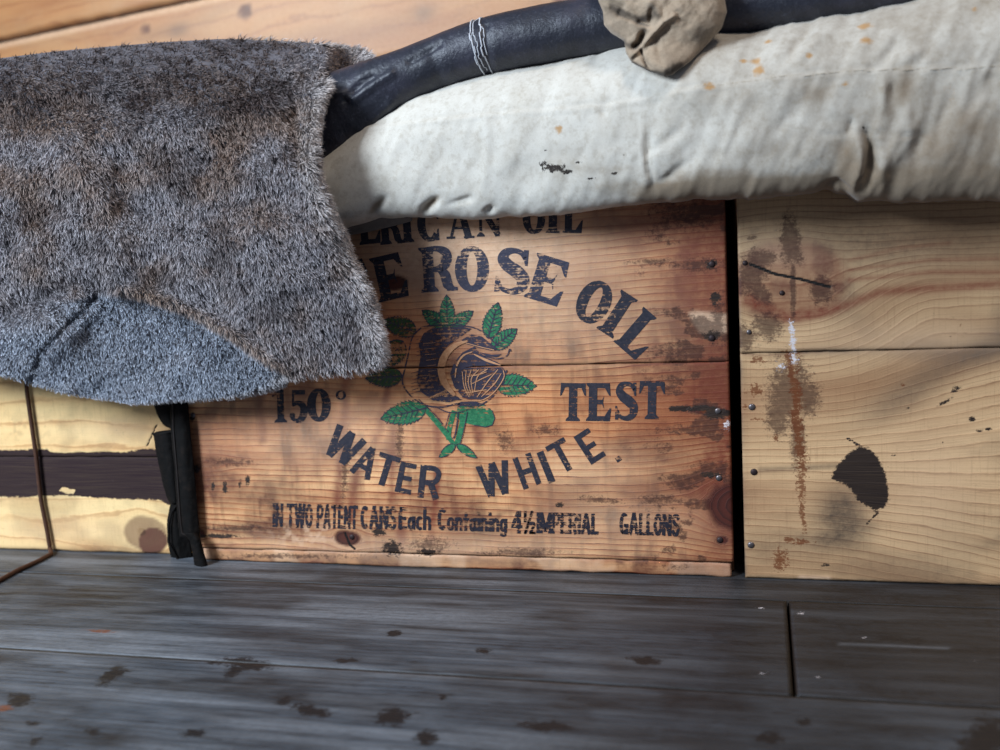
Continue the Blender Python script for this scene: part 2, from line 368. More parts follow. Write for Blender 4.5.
# ------------------------------------------------------------ crates
nail_m = NT('nail_steel'); nail_m = nail_m.fin(lin(120, 112, 112), .4, .5, .8)
rust_nail = NT('nail_rusty'); rust_nail = rust_nail.fin(lin(62, 50, 50), .55, .4, .6)
def nail(px, py, parent, r=.0028, Y=0, mat=None):
    c = onY(px, py, Y); bm = bmesh.new()
    prof = [(0, -.0012), (.55, -.0011), (.85, -.0007), (1, -.0001), (1, .0006)]
    ringv = []
    for (q, yy) in prof:
        ringv.append([bm.verts.new((c[0]+q*r*math.cos(t*math.pi/6), Y+yy, c[2]+q*r*math.sin(t*math.pi/6))) for t in range(12)] if q else [bm.verts.new((c[0], Y+yy, c[2]))])
    for t in range(12): bm.faces.new((ringv[0][0], ringv[1][t], ringv[1][(t+1) % 12]))
    for a, b in zip(ringv[1:], ringv[2:]):
        for t in range(12): bm.faces.new((a[t], b[t], b[(t+1) % 12], a[(t+1) % 12]))
    return bmobj('nail', bm, mat or nail_m, parent, True)
def box_rest(parent, x0, x1, Y, mat):
    for nm, b in (('side_board', (x0, x0+.012, Y+.0145, Y+.52, .001, .34)), ('side_board', (x1-.012, x1, Y+.0145, Y+.52, .001, .34)),
                  ('back_board', (x0+.0125, x1-.0125, Y+.505, Y+.52, .001, .34)), ('bottom_board', (x0+.0125, x1-.0125, Y+.0145, Y+.5045, .001, .013)),
                  ('top_board', (x0+.0125, x1-.0125, Y+.0145, Y+.5045, .328, .34))):
        bm = bmesh.new(); bx(bm, *b); bmesh.ops.bevel(bm, geom=bm.edges[:], offset=.0008, segments=1, affect='EDGES'); bmobj(nm, bm, mat, parent)

CX0, CX1, SEAM = -.2595, .2575, .1897
crate = thing('oil_crate', 'reddish wooden oil crate printed with a dark rose, green leaves and lettering', 'crate', 'wooden crates under the bed')
DRIPS = [[(345, 372), (343, 430), (338, 470), (340, 505)], [(392, 372), (385, 410), (376, 440)], [(357, 470), (352, 520)], [(437, 410), (438, 470), (432, 540)], [(393, 425), (392, 500)],
         [(260, 370), (262, 440)], [(400, 520), (402, 550)], [(470, 395), (478, 440)]]
def cratefun(A, PX, PY, X, Z):
    Z0 = Z
    A['grain'] = Z+.006*(fbm(X*4+2, Z*7)-.5)+.0035*np.sin(X*9+1)
    up = PY < 366
    # knots
    knot(A, X, Z, 740, 506, .024, 1.25); knot(A, X, Z, 347, 538, .0085, 1.7); knot(A, X, Z, 722, 540, .004, 1.3)
    knot(A, X, Z, 206, 462, .006, 3.0); knot(A, X, Z, 198, 533, .005, 1.8); knot(A, X, Z, 394, 283, .007, 2.0); knot(A, X, Z, 706, 410, .004, 4)
    A['knot'] *= np.where((np.abs(PX-206) < 20) & (PY < 480), .5, 1)
    A['red'] = .55*gbl(PX, PY, 735, 500, 55, 42)+.35*gbl(PX, PY, 420, 300, 60, 80)+.75*gbl(PX, PY, 728, 330, 60, 260)+.4*gbl(PX, PY, 660, 215, 90, 30)+.3*sm(.4, .65, fbm(X*22+40, Z*30))+.5*gbl(PX, PY, 350, 535, 40, 16)+.55*gbl(PX, PY, 235, 460, 46, 9, 3)+.45*gbl(PX, PY, 690, 270, 70, 60)
    A['red'] += .35*gbl(PX, PY, 400, 275, 60, 22)+.35*gbl(PX, PY, 590, 300, 110, 30)+.3*sm(.45, .7, fbm(X*12+9, Z*18))*np.where(up, 1, .5)
    A['pale'] = .85*gbl(PX, PY, 480, 250, 130, 50)+.35*gbl(PX, PY, 560, 325, 110, 40)+.45*gbl(PX, PY, 430, 548, 180, 14)+.35*gbl(PX, PY, 320, 430, 110, 45)+.35*gbl(PX, PY, 620, 520, 90, 22)+.3*gbl(PX, PY, 590, 470, 70, 25)
    A['pale'] += .6*gbl(PX, PY, 310, 535, 35, 12)*sm(.4, .6, fbm(X*160, Z*160))
    A['dirt_tone'] = .5*sm(.5, .72, fbm(X*16, Z*26))+.4*sm(.55, .8, fbm(X*60, Z*60+7))
    A['dirt_tone'] += .5*gbl(PX, PY, 730, 400, 26, 200)*sm(.3, .6, fbm(X*60, Z*40))+.4*gbl(PX, PY, 240, 535, 70, 16)*sm(.4, .6, fbm(X*40, Z*80))+.5*gbl(PX, PY, 700, 380, 38, 150)*fbm(X*20, Z*20)*1.4+.35*gbl(PX, PY, 520, 545, 60, 22)+.55*gbl(PX, PY, 395, 545, 30, 22)+.35*gbl(PX, PY, 705, 540, 35, 10)+.5*gbl(PX, PY, 230, 530, 50, 6)
    A['dirt_tone'] += .45*sm(.5, .68, fbm(X*45+60, Z*22))*sm(.35, .6, fbm(X*9+2, Z*9))+.3*sm(.55, .7, fbm(X*120, Z*18+9))+.5*gbl(PX, PY, 290, 560, 300, 5)+.45*gbl(PX, PY, 510, 220, 220, 14)  # grime, plus shade painted in below the mattress edge
    for d in DRIPS:
        dd, _ = seg_dist(PX+6*(fbm(X*40, Z*30)-.5), PY, d)
        A['red'] = np.maximum(A['red'], .95*np.exp(-(dd/5.5)**2)*(.4+fbm(X*90, Z*60)))
        A['dirt_tone'] += .55*np.exp(-(dd/3.5)**2)*sm(.35, .65, fbm(X*110, Z*60+4))
    A['dark'] = np.maximum(A['dark'], streak(PX, PY, [(672, 409), (705, 408), (728, 413)], 3.2)*.9)
    A['dark'] = np.maximum(A['dark'], blob(PX, PY, 716, 415, 12, 5)*.9)
    for q in [(712, 264, 8, 6), (716, 298, 6, 9), (712, 336, 11, 7), (196, 468, 5, 5), (218, 536, 26, 2.5), (192, 418, 4, 4), (248, 480, 3, 6), (712, 475, 14, 4), (428, 552, 12, 4), (560, 505, 6, 3), (392, 548, 12, 9), (225, 488, 3, 7), (213, 486, 2, 6), (240, 484, 2, 6), (378, 532, 8, 5)]:
        A['dark'] = np.maximum(A['dark'], blob(PX, PY, *q)*.82)
    A['rust'] = np.maximum(A['rust'], blob(PX, PY, 708, 410, 10, 3.4, -5)*.9)
    bz = sm(.5, .64, fbm(X*34+70, Z*60+5)); rt = .25+.75*sm(600, 720, PX)
    A['brown'] = np.clip(.74*bz*rt+.25*(fbm(X*90+3, Z*90)-.4), 0, 1)
    for q in [(700, 265, 30, 9, 0), (655, 262, 30, 4, 0), (718, 320, 10, 30, 0), (690, 430, 40, 6, 0), (715, 470, 22, 10, 0), (345, 470, 5, 40, 3), (400, 440, 5, 30, 0), (290, 556, 80, 3, 0), (520, 552, 50, 5, 0), (430, 545, 26, 10, 0), (600, 500, 30, 4, 5), (690, 215, 34, 16, 0), (240, 528, 46, 4, 0), (545, 430, 16, 6, 0), (660, 500, 28, 6, 0), (230, 462, 30, 5, 2), (505, 440, 10, 14, 0)]:
        A['brown'] = np.maximum(A['brown'], blob(PX, PY, *q)*.72)
    # pale chipped patch
    A['pale'] = np.maximum(A['pale'], 0.9*inpoly(PX, PY, [(688, 313), (694, 311), (727, 314), (727, 333), (712, 336), (700, 333), (692, 322)], 2))
    A['white'] = np.maximum(A['white'], blob(PX, PY, 727, 425, 4, 5)*.75)
    A['crack'] = np.maximum(A['crack'], np.clip(1-seg_dist(PX, PY, [(345, 533), (350, 545), (355, 549)])[0]/2.2, 0, 1))
    for k in ('red', 'pale', 'dirt_tone'): A[k] = np.clip(A[k], 0, 1)
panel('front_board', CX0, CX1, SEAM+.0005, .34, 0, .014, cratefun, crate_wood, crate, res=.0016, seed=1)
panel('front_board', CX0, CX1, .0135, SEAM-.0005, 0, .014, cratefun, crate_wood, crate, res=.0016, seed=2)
def edgefun(A, PX, PY, X, Z):
    cratefun(A, PX, PY, X, Z); A['knot'] *= 0; A['grain'] = Z*.4+.002*fbm(X*20, Z*3)
    A['pale'] = np.clip(A['pale']+.35*sm(.45, .6, fbm(X*30, Z*30)), 0, 1); A['dirt_tone'] = np.clip(A['dirt_tone']+.35*sm(.5, .6, fbm(X*40+5, Z*60)), 0, 1)
panel('bottom_batten', CX0+.002, CX1-.002, .0005, .0128, .0006, .014, edgefun, crate_wood, crate, res=.0016, jag=.0012, seed=3)
box_rest(crate, CX0, CX1, 0, inner_wood)
for q in [(712, 264), (712, 338), (718, 411), (719, 478), (720, 540), (193, 415), (197, 470), (352, 537)]:
    nail(*q, crate, r=.0028 if q[0] > 300 else .0026, mat=rust_nail if q[1] in (264, 338, 537, 540, 470) else nail_m)

RX0, RSEAM = .267, .196
rbox = thing('plain_crate', 'plain yellowish wooden crate with a large knot and brown drip stains', 'crate', 'wooden crates under the bed')
def rightfun(A, PX, PY, X, Z):
    A['grain'] = Z+.004*(fbm(X*4+12, Z*7)-.5)
    # grain sweeping up to the right above the seam, pointed figure below
    A['grain'] = A['grain']-.03*sm(.33, .42, X)*gbl(PX, PY, 900, 300, 400, 60)
    c = onY(868, 468, 0); dz = Z-c[2]
    tip = np.sqrt(dz*dz+.00012)*.9-.22*np.where(X > c[0], X-c[0], 0)**1.0+.25*(.29-.0)*0
    wv = sm(.26, .38, X)*sm(.20, .17, Z)
    fan = np.log1p(np.exp((X-c[0])/.03))*.03
    A['grain'] = np.where(Z < RSEAM, c[2]+(A['grain']-c[2])/(1+9*fan*np.exp(-(dz/.1)**2)), A['grain'])
    knot(A, X, Z, 788, 282, .034, 1.35, k=.55, core=False)
    A['knot'] *= .0
    kk = sm(.036*1.1, .036*.8, np.hypot((X-onY(788, 282)[0])/1.35, Z-onY(788, 282)[2]))
    A['red'] = .6*kk+.85*np.exp(-(seg_dist(PX, PY, [(750, 300), (785, 318), (830, 312), (880, 292), (1000, 284)])[0]/5)**2)
    A['red'] += .6*np.exp(-(seg_dist(PX, PY, [(850, 280), (930, 272), (1000, 272)])[0]/2.5)**2)+.5*np.exp(-(seg_dist(PX, PY, [(850, 270), (930, 260), (1000, 258)])[0]/2)**2)+.4*np.exp(-(seg_dist(PX, PY, [(850, 260), (900, 248), (950, 243)])[0]/2)**2)+.35*gbl(PX, PY, 745, 405, 20, 16)+.25*gbl(PX, PY, 745, 500, 50, 30)
    A['dirt_tone'] = .45*sm(.48, .7, fbm(X*12+3, Z*20+9))+.75*gbl(PX, PY, 880, 240, 200, 44)+.5*gbl(PX, PY, 842, 300, 22, 22)+.65*gbl(PX, PY, 905, 396, 52, 16, -30)+.6*gbl(PX, PY, 985, 350, 60, 13, -20)+.6*gbl(PX, PY, 845, 508, 24, 22)
    A['dirt_tone'] += .5*gbl(PX, PY, 840, 510, 24, 24)+.35*gbl(PX, PY, 760, 550, 60, 22)+.3*gbl(PX, PY, 960, 540, 60, 40)+.4*gbl(PX, PY, 830, 540, 30, 12)+.4*gbl(PX, PY, 990, 350, 50, 14)
    A['dirt_tone'] += .5*kk*sm(.4, .6, fbm(X*60, Z*60))
    for q in [(752, 272, 15, 22, 20), (762, 258, 16, 8, 0), (793, 250, 8, 16, -30), (768, 326, 15, 14, 20), (793, 290, 3, 40, 0), (752, 238, 5, 2, 0), (760, 292, 16, 8, 50)]:
        A['brown'] = np.maximum(A['brown'], blob(PX, PY, *q)*.95)
    # vertical drip
    d, t = seg_dist(PX+10*(fbm(X*60, Z*50)-.5), PY, [(790, 340), (796, 400), (800, 450), (803, 530)])
    A['rust'] = np.maximum(A['rust'], np.clip(1-.5*d/(9-5*t), 0, 1)*np.where((PY > 350) & (PY < 540), (.74), 0)*(1-.12*sm(440, 520, PY)))
    for q in [(790, 392, 22, 34), (778, 415, 12, 22), (808, 398, 12, 18), (742, 338, 14, 14), (790, 240, 10, 26), (822, 290, 12, 14), (798, 440, 8, 26)]:
        A['brown'] = np.maximum(A['brown'], blob(PX, PY, *q)*.95)
    for q in [(758, 360, 8, 4), (755, 390, 9, 6), (745, 407, 3, 3), (757, 419, 8, 2), (775, 438, 4, 4), (780, 560, 8, 12), (800, 542, 14, 3), (903, 385, 2, 2), (790, 540, 8, 3), (961, 325, 2, 2)]:
        A['rust'] = np.maximum(A['rust'], blob(PX, PY, *q)*.8)
    A['white'] = np.maximum(A['white'], streak(PX, PY, [(791, 322), (793, 345), (794, 362)], 4)*.66)
    A['white'] = np.maximum(A['white'], blob(PX, PY, 780, 366, 6, 5)*.62)
    # torn dark shape like a wing
    wing = [(862, 446), (868, 447), (878, 458), (886, 475), (888, 487), (889, 500), (883, 508), (875, 511), (866, 506), (857, 499), (850, 488), (841, 482), (831, 479), (834, 470), (843, 459), (852, 450)]
    A['dark'] = np.maximum(A['dark'], inpoly(PX, PY, wing, 5)*.98)
    A['dark'] = np.maximum(A['dark'], streak(PX, PY, [(847, 438), (860, 446)], 1.6)*.8)
    A['dark'] = np.maximum(A['dark'], streak(PX, PY, [(878, 512), (866, 525)], 1.6)*.7)
    A['dirt_tone'] += .7*np.exp(-(seg_dist(PX, PY, [(760, 470), (800, 468), (836, 466)])[0]/3)**2)
    for q in [(972, 419, 4, 3), (979, 431, 4, 2.4), (989, 429, 4, 2), (956, 390, 6, 2, -25), (927, 424, 1.5, 1.2), (943, 443, 1.5, 1.5), (908, 408, 2, 1.5), (894, 455, 3, 1.5), (958, 388, 5, 2), (825, 565, 5, 2), (945, 402, 10, 2, -30)]:
        A['dark'] = np.maximum(A['dark'], blob(PX, PY, *q)*.85)
    A['pale'] = .3*gbl(PX, PY, 920, 340, 110, 20)+.3*gbl(PX, PY, 780, 250, 40, 20)+.25*gbl(PX, PY, 930, 480, 60, 60)
    A['pale'] = np.maximum(A['pale'], 1.0*streak(PX, PY, [(800, 578), (828, 579)], 2))
    A['crack'] = np.maximum(A['crack'], np.clip(1-seg_dist(PX, PY, [(750, 264), (775, 274), (800, 279), (830, 287)])[0]/3.0, 0, 1)*sm(.2, .4, fbm(X*70, Z*70)))
    for k in ('red', 'pale', 'dirt_tone'): A[k] = np.clip(A[k], 0, 1)
panel('front_board', RX0, RX0+.52, RSEAM+.0004, .34, 0, .014, rightfun, box_wood, rbox, res=.0018, seed=5, jag=.0005)
panel('front_board', RX0, RX0+.52, .0005, RSEAM-.0004, 0, .014, rightfun, box_wood, rbox, res=.0018, seed=6, jag=.0005)
box_rest(rbox, RX0, RX0+.52, 0, inner_wood)
for q in [(749, 332), (752, 407), (754, 472), (751, 545), (782, 293), (745, 263)]:
    nail(*q, rbox, r=.003 if q[1] > 400 else .0022, mat=rust_nail if q[1] in (263, 293, 472) else nail_m)

LX1 = -.2775
lbox = thing('pale_crate', 'pale wooden crate with a dark stained band, left of the rose crate', 'crate', 'wooden crates under the bed')
LY = .015
def leftfun(A, PX, PY, X, Z):
    A['grain'] = Z+.006*(fbm(X*3+22, Z*7)-.5)+.02*sm(.10, .02, Z)*X
    knot(A, X, Z, 142, 531, .016, 1.25, Y=LY); A['knot'] *= .0
    k1 = blob(PX, PY, 146, 533, 22, 17, 10); k2 = blob(PX, PY, 153, 541, 15, 14, -20)
    A['knot'] = np.maximum(.62*sm(.46, .54, k1+.1*(fbm(X*80, Z*80)-.5)), .95*sm(.46, .54, k2+.1*(fbm(X*80, Z*80)-.5)))
    band = inpoly(PX, PY, [(-300, 448), (10, 450), (40, 449), (60, 453), (80, 452), (130, 452), (140, 449), (250, 450), (250, 500), (168, 505), (160, 500), (130, 499), (100, 498), (60, 495), (20, 497), (-300, 494)], 3)
    A['dark'] = np.maximum(A['dark'], band*1.0)
    A['dark'] *= 1-.95*sm(.4, .6, streak(PX, PY, [(62, 490), (73, 491)], 2.2))
    A['pale'] = .25*gbl(PX, PY, 60, 530, 90, 18)+.3*gbl(PX, PY, 120, 430, 60, 14)
    A['dirt_tone'] = .3*sm(.5, .7, fbm(X*22, Z*22))+.3*gbl(PX, PY, 20, 428, 40, 14)*sm(.4, .6, fbm(X*150, Z*150))+.35*gbl(PX, PY, 90, 550, 110, 4)
    A['rust'] = np.maximum(A['rust'], streak(PX, PY, [(-200, 464), (60, 463)], 1.6)*band*.9)
    A['crack'] = np.maximum(A['crack'], np.clip(1-seg_dist(PX, PY, [(157, 424), (147, 446)])[0]/1.5, 0, 1))
    for k in ('pale', 'dirt_tone'): A[k] = np.clip(A[k], 0, 1)
panel('front_board', LX1-.52, LX1, .1025, .34, LY, .014, leftfun, pale_wood, lbox, res=.0022, seed=9)
panel('front_board', LX1-.52, LX1, .0005, .1018, LY, .014, leftfun, pale_wood, lbox, res=.0022, seed=10)
box_rest(lbox, LX1-.52, LX1, LY, inner_wood)

# ------------------------------------------------------------ painted lettering
def ink(name, c, thr, c2=None):
    n = NT(name); p = n.sep(n.pos())
    ed = n.noise(n.vec(n.math('MULTIPLY', p[0], 240), 5, n.math('MULTIPLY', p[2], 330)), 1, 5, .7)
    gr = n.noise(n.vec(n.math('MULTIPLY', p[0], 16), 2, n.math('MULTIPLY', p[2], 620)), 1, 3, .6)
    bl = n.noise(n.vec(n.math('MULTIPLY', p[0], 30), 2, n.math('MULTIPLY', p[2], 40)), 1, 3, .6)
    s = n.math('ADD', n.math('ADD', n.math('MULTIPLY', ed, .55), n.math('MULTIPLY', gr, .5)), n.math('MULTIPLY', bl, .3))
    a = n.step(s, thr-.03, thr+.04)
    n.put(n.b.inputs['Alpha'], n.math('SUBTRACT', .985, n.math('MULTIPLY', a, .93)))
    return n.fin(n.mix(n.step(ed, .35, .7), c, c2 or tuple(k*1.7 for k in c)), .6, .25)
INK = ink('dark_ink', lin(42, 42, 52), .74, lin(64, 60, 68)); INKW = ink('worn_ink', lin(54, 54, 70), .71, lin(82, 78, 90))
GREEN = ink('green_ink', lin(36, 100, 68),  .73, lin(66, 142, 96)); GREEN2 = ink('muddy_green_ink', lin(44, 68, 42), .69, lin(70, 92, 56))
ROSE = ink('rose_ink', lin(56, 52, 68), .71, lin(70, 64, 78)); CREAM = ink('cream_line', lin(206, 156, 116), .84, lin(186, 130, 92))

def strip(pts, ws):
    """thick line with varying width -> list of quads"""
    if not hasattr(ws, '__len__'): ws = [ws]*len(pts)
    P = np.array(pts, float); n = len(P); T = np.gradient(P, axis=0) if n > 2 else np.repeat((P[1:]-P[:1]), 2, 0)
    T /= np.linalg.norm(T, axis=1)[:, None]+1e-9; N = np.stack([-T[:, 1], T[:, 0]], 1)*np.array(ws)[:, None]/2
    a, b = P+N, P-N
    return [[tuple(a[i]), tuple(a[i+1]), tuple(b[i+1]), tuple(b[i])] for i in range(n-1)]
def curve(pts, ws, k=6):
    """catmull-rom through pts"""
    P = np.array(pts, float); W = np.array(ws if hasattr(ws, '__len__') else [ws]*len(pts), float)
    Q = np.concatenate([2*P[:1]-P[1:2], P, 2*P[-1:]-P[-2:-1]]); o = []; ww = []
    for i in range(len(P)-1):
        for t in np.linspace(0, 1, k, endpoint=(i == len(P)-2)):
            p0, p1, p2, p3 = Q[i:i+4]
            o.append(.5*((2*p1)+(-p0+p2)*t+(2*p0-5*p1+4*p2-p3)*t*t+(-p0+3*p1-3*p2+p3)*t**3)); ww.append(W[i]*(1-t)+W[i+1]*t)
    return o, ww
def cstrip(pts, ws): return strip(*curve(pts, ws))
def rect(x0, y0, x1, y1): return [[(x0, y0), (x1, y0), (x1, y1), (x0, y1)]]
def stem(x, w=.26, top=1, bot=1, s=.09):
    h = w/2; o = rect(x-h, .0, x+h, 1)
    if bot: o += [[(x-h-s, 0), (x+h+s, 0), (x+h+s*.9, .05), (x+h, .12), (x-h, .12), (x-h-s*.9, .05)]]
    if top: o += [[(x-h-s, 1), (x-h-s*.9, .95), (x-h, .88), (x+h, .88), (x+h+s*.9, .95), (x+h+s, 1)]]
    return o
def ell(cx, cy, rx, ry, wside, wtop, a0=0, a1=360, n=28):
    t = np.radians(np.linspace(a0, a1, n)); p = [(cx+rx*math.cos(q), cy+ry*math.sin(q)) for q in t]
    return strip(p, [wtop+(wside-wtop)*abs(math.cos(q))**1.3 for q in t])
def serif(ch):
    if ch == 'T': return .8, stem(.4, top=0)+rect(.02, .87, .78, 1)+[[(.02, 1), (.0, .66), (.05, .68), (.16, .9)], [(.78, 1), (.8, .66), (.75, .68), (.64, .9)]]
    if ch == 'E': return .78, stem(.2, s=.08)+rect(.2, .87, .72, 1)+rect(.2, 0, .74, .13)+rect(.2, .44, .5, .56)+[[(.72, 1), (.75, .66), (.7, .68), (.55, .9)], [(.74, 0), (.78, .36), (.72, .34), (.55, .1)], [(.46, .5), (.55, .68), (.52, .5), (.55, .32)]]
    if ch == 'R': return .85, stem(.2, s=.08)+cstrip([(.2, .95), (.45, .95), (.62, .86), (.64, .72), (.58, .58), (.42, .5), (.2, .5)], [.11, .13, .22, .27, .22, .13, .11])+cstrip([(.46, .5), (.58, .36), (.64, .14), (.78, .02)], [.14, .24, .24, .08])+[[(.6, 0), (.86, 0), (.86, .07), (.62, .12)]]
    if ch == 'O': return .82, ell(.41, .5, .28, .44, .29, .13)
    if ch == 'S': return .74, cstrip([(.62, .78), (.54, .91), (.38, .955), (.22, .9), (.17, .76), (.27, .62), (.46, .5), (.6, .36), (.6, .2), (.5, .08), (.35, .045), (.19, .1), (.1, .26)], [.08, .11, .12, .18, .24, .27, .29, .27, .24, .17, .12, .1, .08])+[[(.58, .99), (.68, .99), (.68, .64), (.63, .64), (.58, .8)], [(.04, .01), (.14, .01), (.16, .2), (.09, .37), (.04, .37)]]
    if ch == 'I': return .4, stem(.2)
    if ch == 'L': return .72, stem(.2, s=.08)+rect(.2, 0, .68, .1)+[[(.68, 0), (.72, .42), (.66, .38), (.46, .1)]]
    if ch == 'C': return .78, ell(.42, .5, .29, .44, .28, .12, 42, 318)+[[(.6, .98), (.72, .98), (.72, .62), (.66, .64)], [(.6, .02), (.72, .02), (.72, .36), (.66, .34)]]
    if ch == 'A': return .9, strip([(.14, 0), (.43, 1)], .09)+strip([(.72, 0), (.45, 1)], .22)+rect(.22, .28, .6, .36)+rect(0, 0, .28, .07)+rect(.56, 0, .9, .07)
    if ch == 'N': return .9, stem(.16, .1, top=0)+stem(.76, .1, bot=0)+strip([(.14, .96), (.76, .04)], .2)+rect(0, .93, .22, 1)
    if ch == '1': return .5, stem(.27, .2, top=0)+[[(.17, .86), (.02, .76), (.02, .84), (.2, 1), (.37, 1)]]
    if ch == '5': return .66, rect(.12, .86, .58, 1)+rect(.12, .5, .2, .9)+cstrip([(.14, .52), (.32, .6), (.5, .5), (.54, .3), (.44, .1), (.28, .04), (.1, .14)], [.1, .14, .23, .27, .22, .13, .11])+ell(.14, .2, .05, .05, .1, .1)
    if ch == '0': return .7, ell(.35, .5, .22, .44, .26, .13)
    if ch == '°': return .4, ell(.2, .5, .14, .34, .1, .1)
def sans(ch, w=.19):
    s = lambda *p, k=w: strip(list(p), k)
    D = {'W': (1.0, s((.08, 1), (.28, 0))+s((.28, 0), (.5, 1))+s((.5, 1), (.72, 0))+s((.72, 0), (.92, 1))),
         'A': (.8, s((.1, 0), (.4, 1))+s((.4, 1), (.7, 0))+rect(.2, .24, .6, .4)), 'T': (.7, rect(.25, 0, .45, 1)+rect(0, .84, .7, 1)),
         'E': (.6, rect(0, 0, .2, 1)+rect(0, .84, .58, 1)+rect(0, 0, .58, .16)+rect(0, .42, .5, .57)), 'H': (.7, rect(0, 0, .2, 1)+rect(.5, 0, .7, 1)+rect(0, .42, .7, .58)),
         'I': (.2, rect(0, 0, .2, 1)), 'L': (.55, rect(0, 0, .2, 1)+rect(0, 0, .55, .16)),
         'R': (.7, rect(0, 0, .2, 1)+cstrip([(.1, .92), (.42, .92), (.58, .83), (.6, .7), (.54, .56), (.4, .48), (.1, .48)], .16)+s((.38, .46), (.6, 0))),
         'P': (.66, rect(0, 0, .2, 1)+cstrip([(.1, .92), (.42, .92), (.56, .83), (.58, .7), (.52, .56), (.4, .48), (.1, .48)], .16)),
         'N': (.7, rect(0, 0, .2, 1)+rect(.5, 0, .7, 1)+s((.1, .95), (.6, .05))), 'M': (.9, rect(0, 0, .18, 1)+rect(.72, 0, .9, 1)+s((.1, .95), (.45, .1))+s((.45, .1), (.8, .95))),
         'O': (.66, ell(.33, .5, .24, .42, .18, .16)), 'C': (.64, ell(.33, .5, .24, .42, .18, .16, 50, 310)), 'G': (.68, ell(.33, .5, .24, .42, .18, .16, 50, 330)+rect(.36, .36, .66, .5)+rect(.5, 0, .66, .5)),
         'S': (.62, cstrip([(.54, .76), (.42, .92), (.2, .9), (.1, .74), (.2, .6), (.42, .46), (.52, .3), (.44, .1), (.24, .07), (.06, .24)], .16)),
         'a': (.55, ell(.25, .28, .16, .24, .14, .12)+rect(.36, 0, .52, .6)), 'c': (.5, ell(.27, .3, .18, .25, .14, .12, 50, 310)), 'o': (.56, ell(.28, .3, .19, .25, .14, .12)),
         'h': (.56, rect(0, 0, .16, 1)+cstrip([(.1, .45), (.26, .56), (.42, .48), (.46, .3), (.46, 0)], .14)), 'n': (.56, rect(0, 0, .16, .6)+cstrip([(.1, .42), (.26, .55), (.42, .48), (.46, .3), (.46, 0)], .14)),
         't': (.4, rect(.12, .0, .28, .85)+rect(0, .48, .4, .6)), 'i': (.18, rect(.01, 0, .17, .6)+rect(.01, .72, .17, .88)), 'g': (.55, ell(.25, .3, .16, .24, .14, .12)+cstrip([(.45, .6), (.45, -.02), (.3, -.16), (.08, -.1)], .14)),
         '4': (.64, rect(.36, 0, .54, 1)+s((.4, .96), (.06, .36), k=.14)+rect(0, .24, .64, .38)),
         '½': (.8, s((.16, 0), (.6, 1), k=.1)+rect(.1, .5, .2, 1)+cstrip([(.5, .4), (.62, .5), (.74, .4), (.5, .05)], .1)+rect(.48, 0, .8, .1)),
         '.': (.25, rect(0, 0, .22, .2))}
    return D[ch]
def uv2px(polys, nomw, cx, cy, h, w, rot):
    c, s = math.cos(math.radians(rot)), math.sin(math.radians(rot)); o = []
    for P in polys:
        q = []
        for (u, v) in P:
            dx = (u/nomw-.5)*w; dy = -(v-.5)*h
            q.append((cx+dx*c-dy*s, cy+dx*s+dy*c))
        o.append(q)
    return o
def paint(name, polys, mat, layer, label=None):
    V = []; Fc = []
    for P in polys:
        n0 = len(V); A = np.array(P); W = onY(A[:, 0], A[:, 1], 0.0); W[:, 1] = -.00025-.0001*layer-8e-6*(polys.index(P) % 10)
        ar = sum(W[i, 0]*W[(i+1) % len(W), 2]-W[(i+1) % len(W), 0]*W[i, 2] for i in range(len(W)))
        V += W.tolist(); ids = list(range(n0, n0+len(P))); Fc.append(ids if ar > 0 else ids[::-1])
    bm = bmesh.new(); vs = [bm.verts.new(v) for v in V]
    for f in Fc: bm.faces.new([vs[i] for i in f])
    for zz in (SEAM-.0008, SEAM+.0008):
        bmesh.ops.bisect_plane(bm, geom=bm.verts[:]+bm.edges[:]+bm.faces[:], plane_co=(0, 0, zz), plane_no=(0, 0, 1))
    kill = [f for f in bm.faces if abs(f.calc_center_median().z-SEAM) < .0007]
    bmesh.ops.delete(bm, geom=kill, context='FACES')
    o = bmobj(name, bm, mat, crate)
    if label: o['label'] = label
    return o
def word(letters, font, mat, label):
    """letters: (char, cx, cy, h, w, rotation clockwise) in picture pixels on the crate's face"""
    P = []
    for (ch, *q) in letters:
        nw, pl = font(ch); P += uv2px(pl, nw, *q)
    return paint('lettering', P, mat, 0, label)
word([('E', 369, 226, 36, 22, -6), ('R', 391, 226, 36, 24, -5), ('I', 407, 225, 35, 12, -4), ('C', 429, 224, 35, 23, -3), ('A', 460, 222, 33, 28, -2), ('N', 489, 220, 33, 26, -1)], serif, INK, 'dark lettering reading ERICAN, its top hidden')
word([('O', 534, 218, 32, 22, 0), ('I', 553, 217, 32, 13, 1), ('L', 573, 217, 32, 20, 1)], serif, INK, 'dark lettering reading OIL under the mattress edge')
word([('T', 357, 284, 44, 30, -22), ('E', 390, 277, 45, 32, -13)], serif, INK, 'dark lettering reading TE beside the fur')
word([('R', 438, 269, 45, 36, -4), ('O', 472, 269, 45, 33, 0), ('S', 512, 271, 45, 36, 5), ('E', 548, 280, 46, 36, 17)], serif, INKW, 'large dark lettering reading ROSE')
word([('O', 594, 302, 44, 32, 27), ('I', 617, 314, 46, 18, 33), ('L', 640, 334, 46, 30, 41)], serif, INK, 'large dark lettering reading OIL')
word([('1', 280, 406, 33, 17, -1), ('5', 298, 406, 32, 19, 0), ('0', 319, 405, 33, 24, 0), ('°', 341, 395, 12, 11, 0)], serif, INK, 'dark lettering reading 150 degrees')
word([('T', 573, 402, 38, 26, 1), ('E', 599, 402, 38, 25, 1), ('S', 626, 401, 38, 24, 1), ('T', 652, 400, 38, 26, 1)], serif, INK, 'dark lettering reading TEST')
bold = lambda c: sans(c, .2)
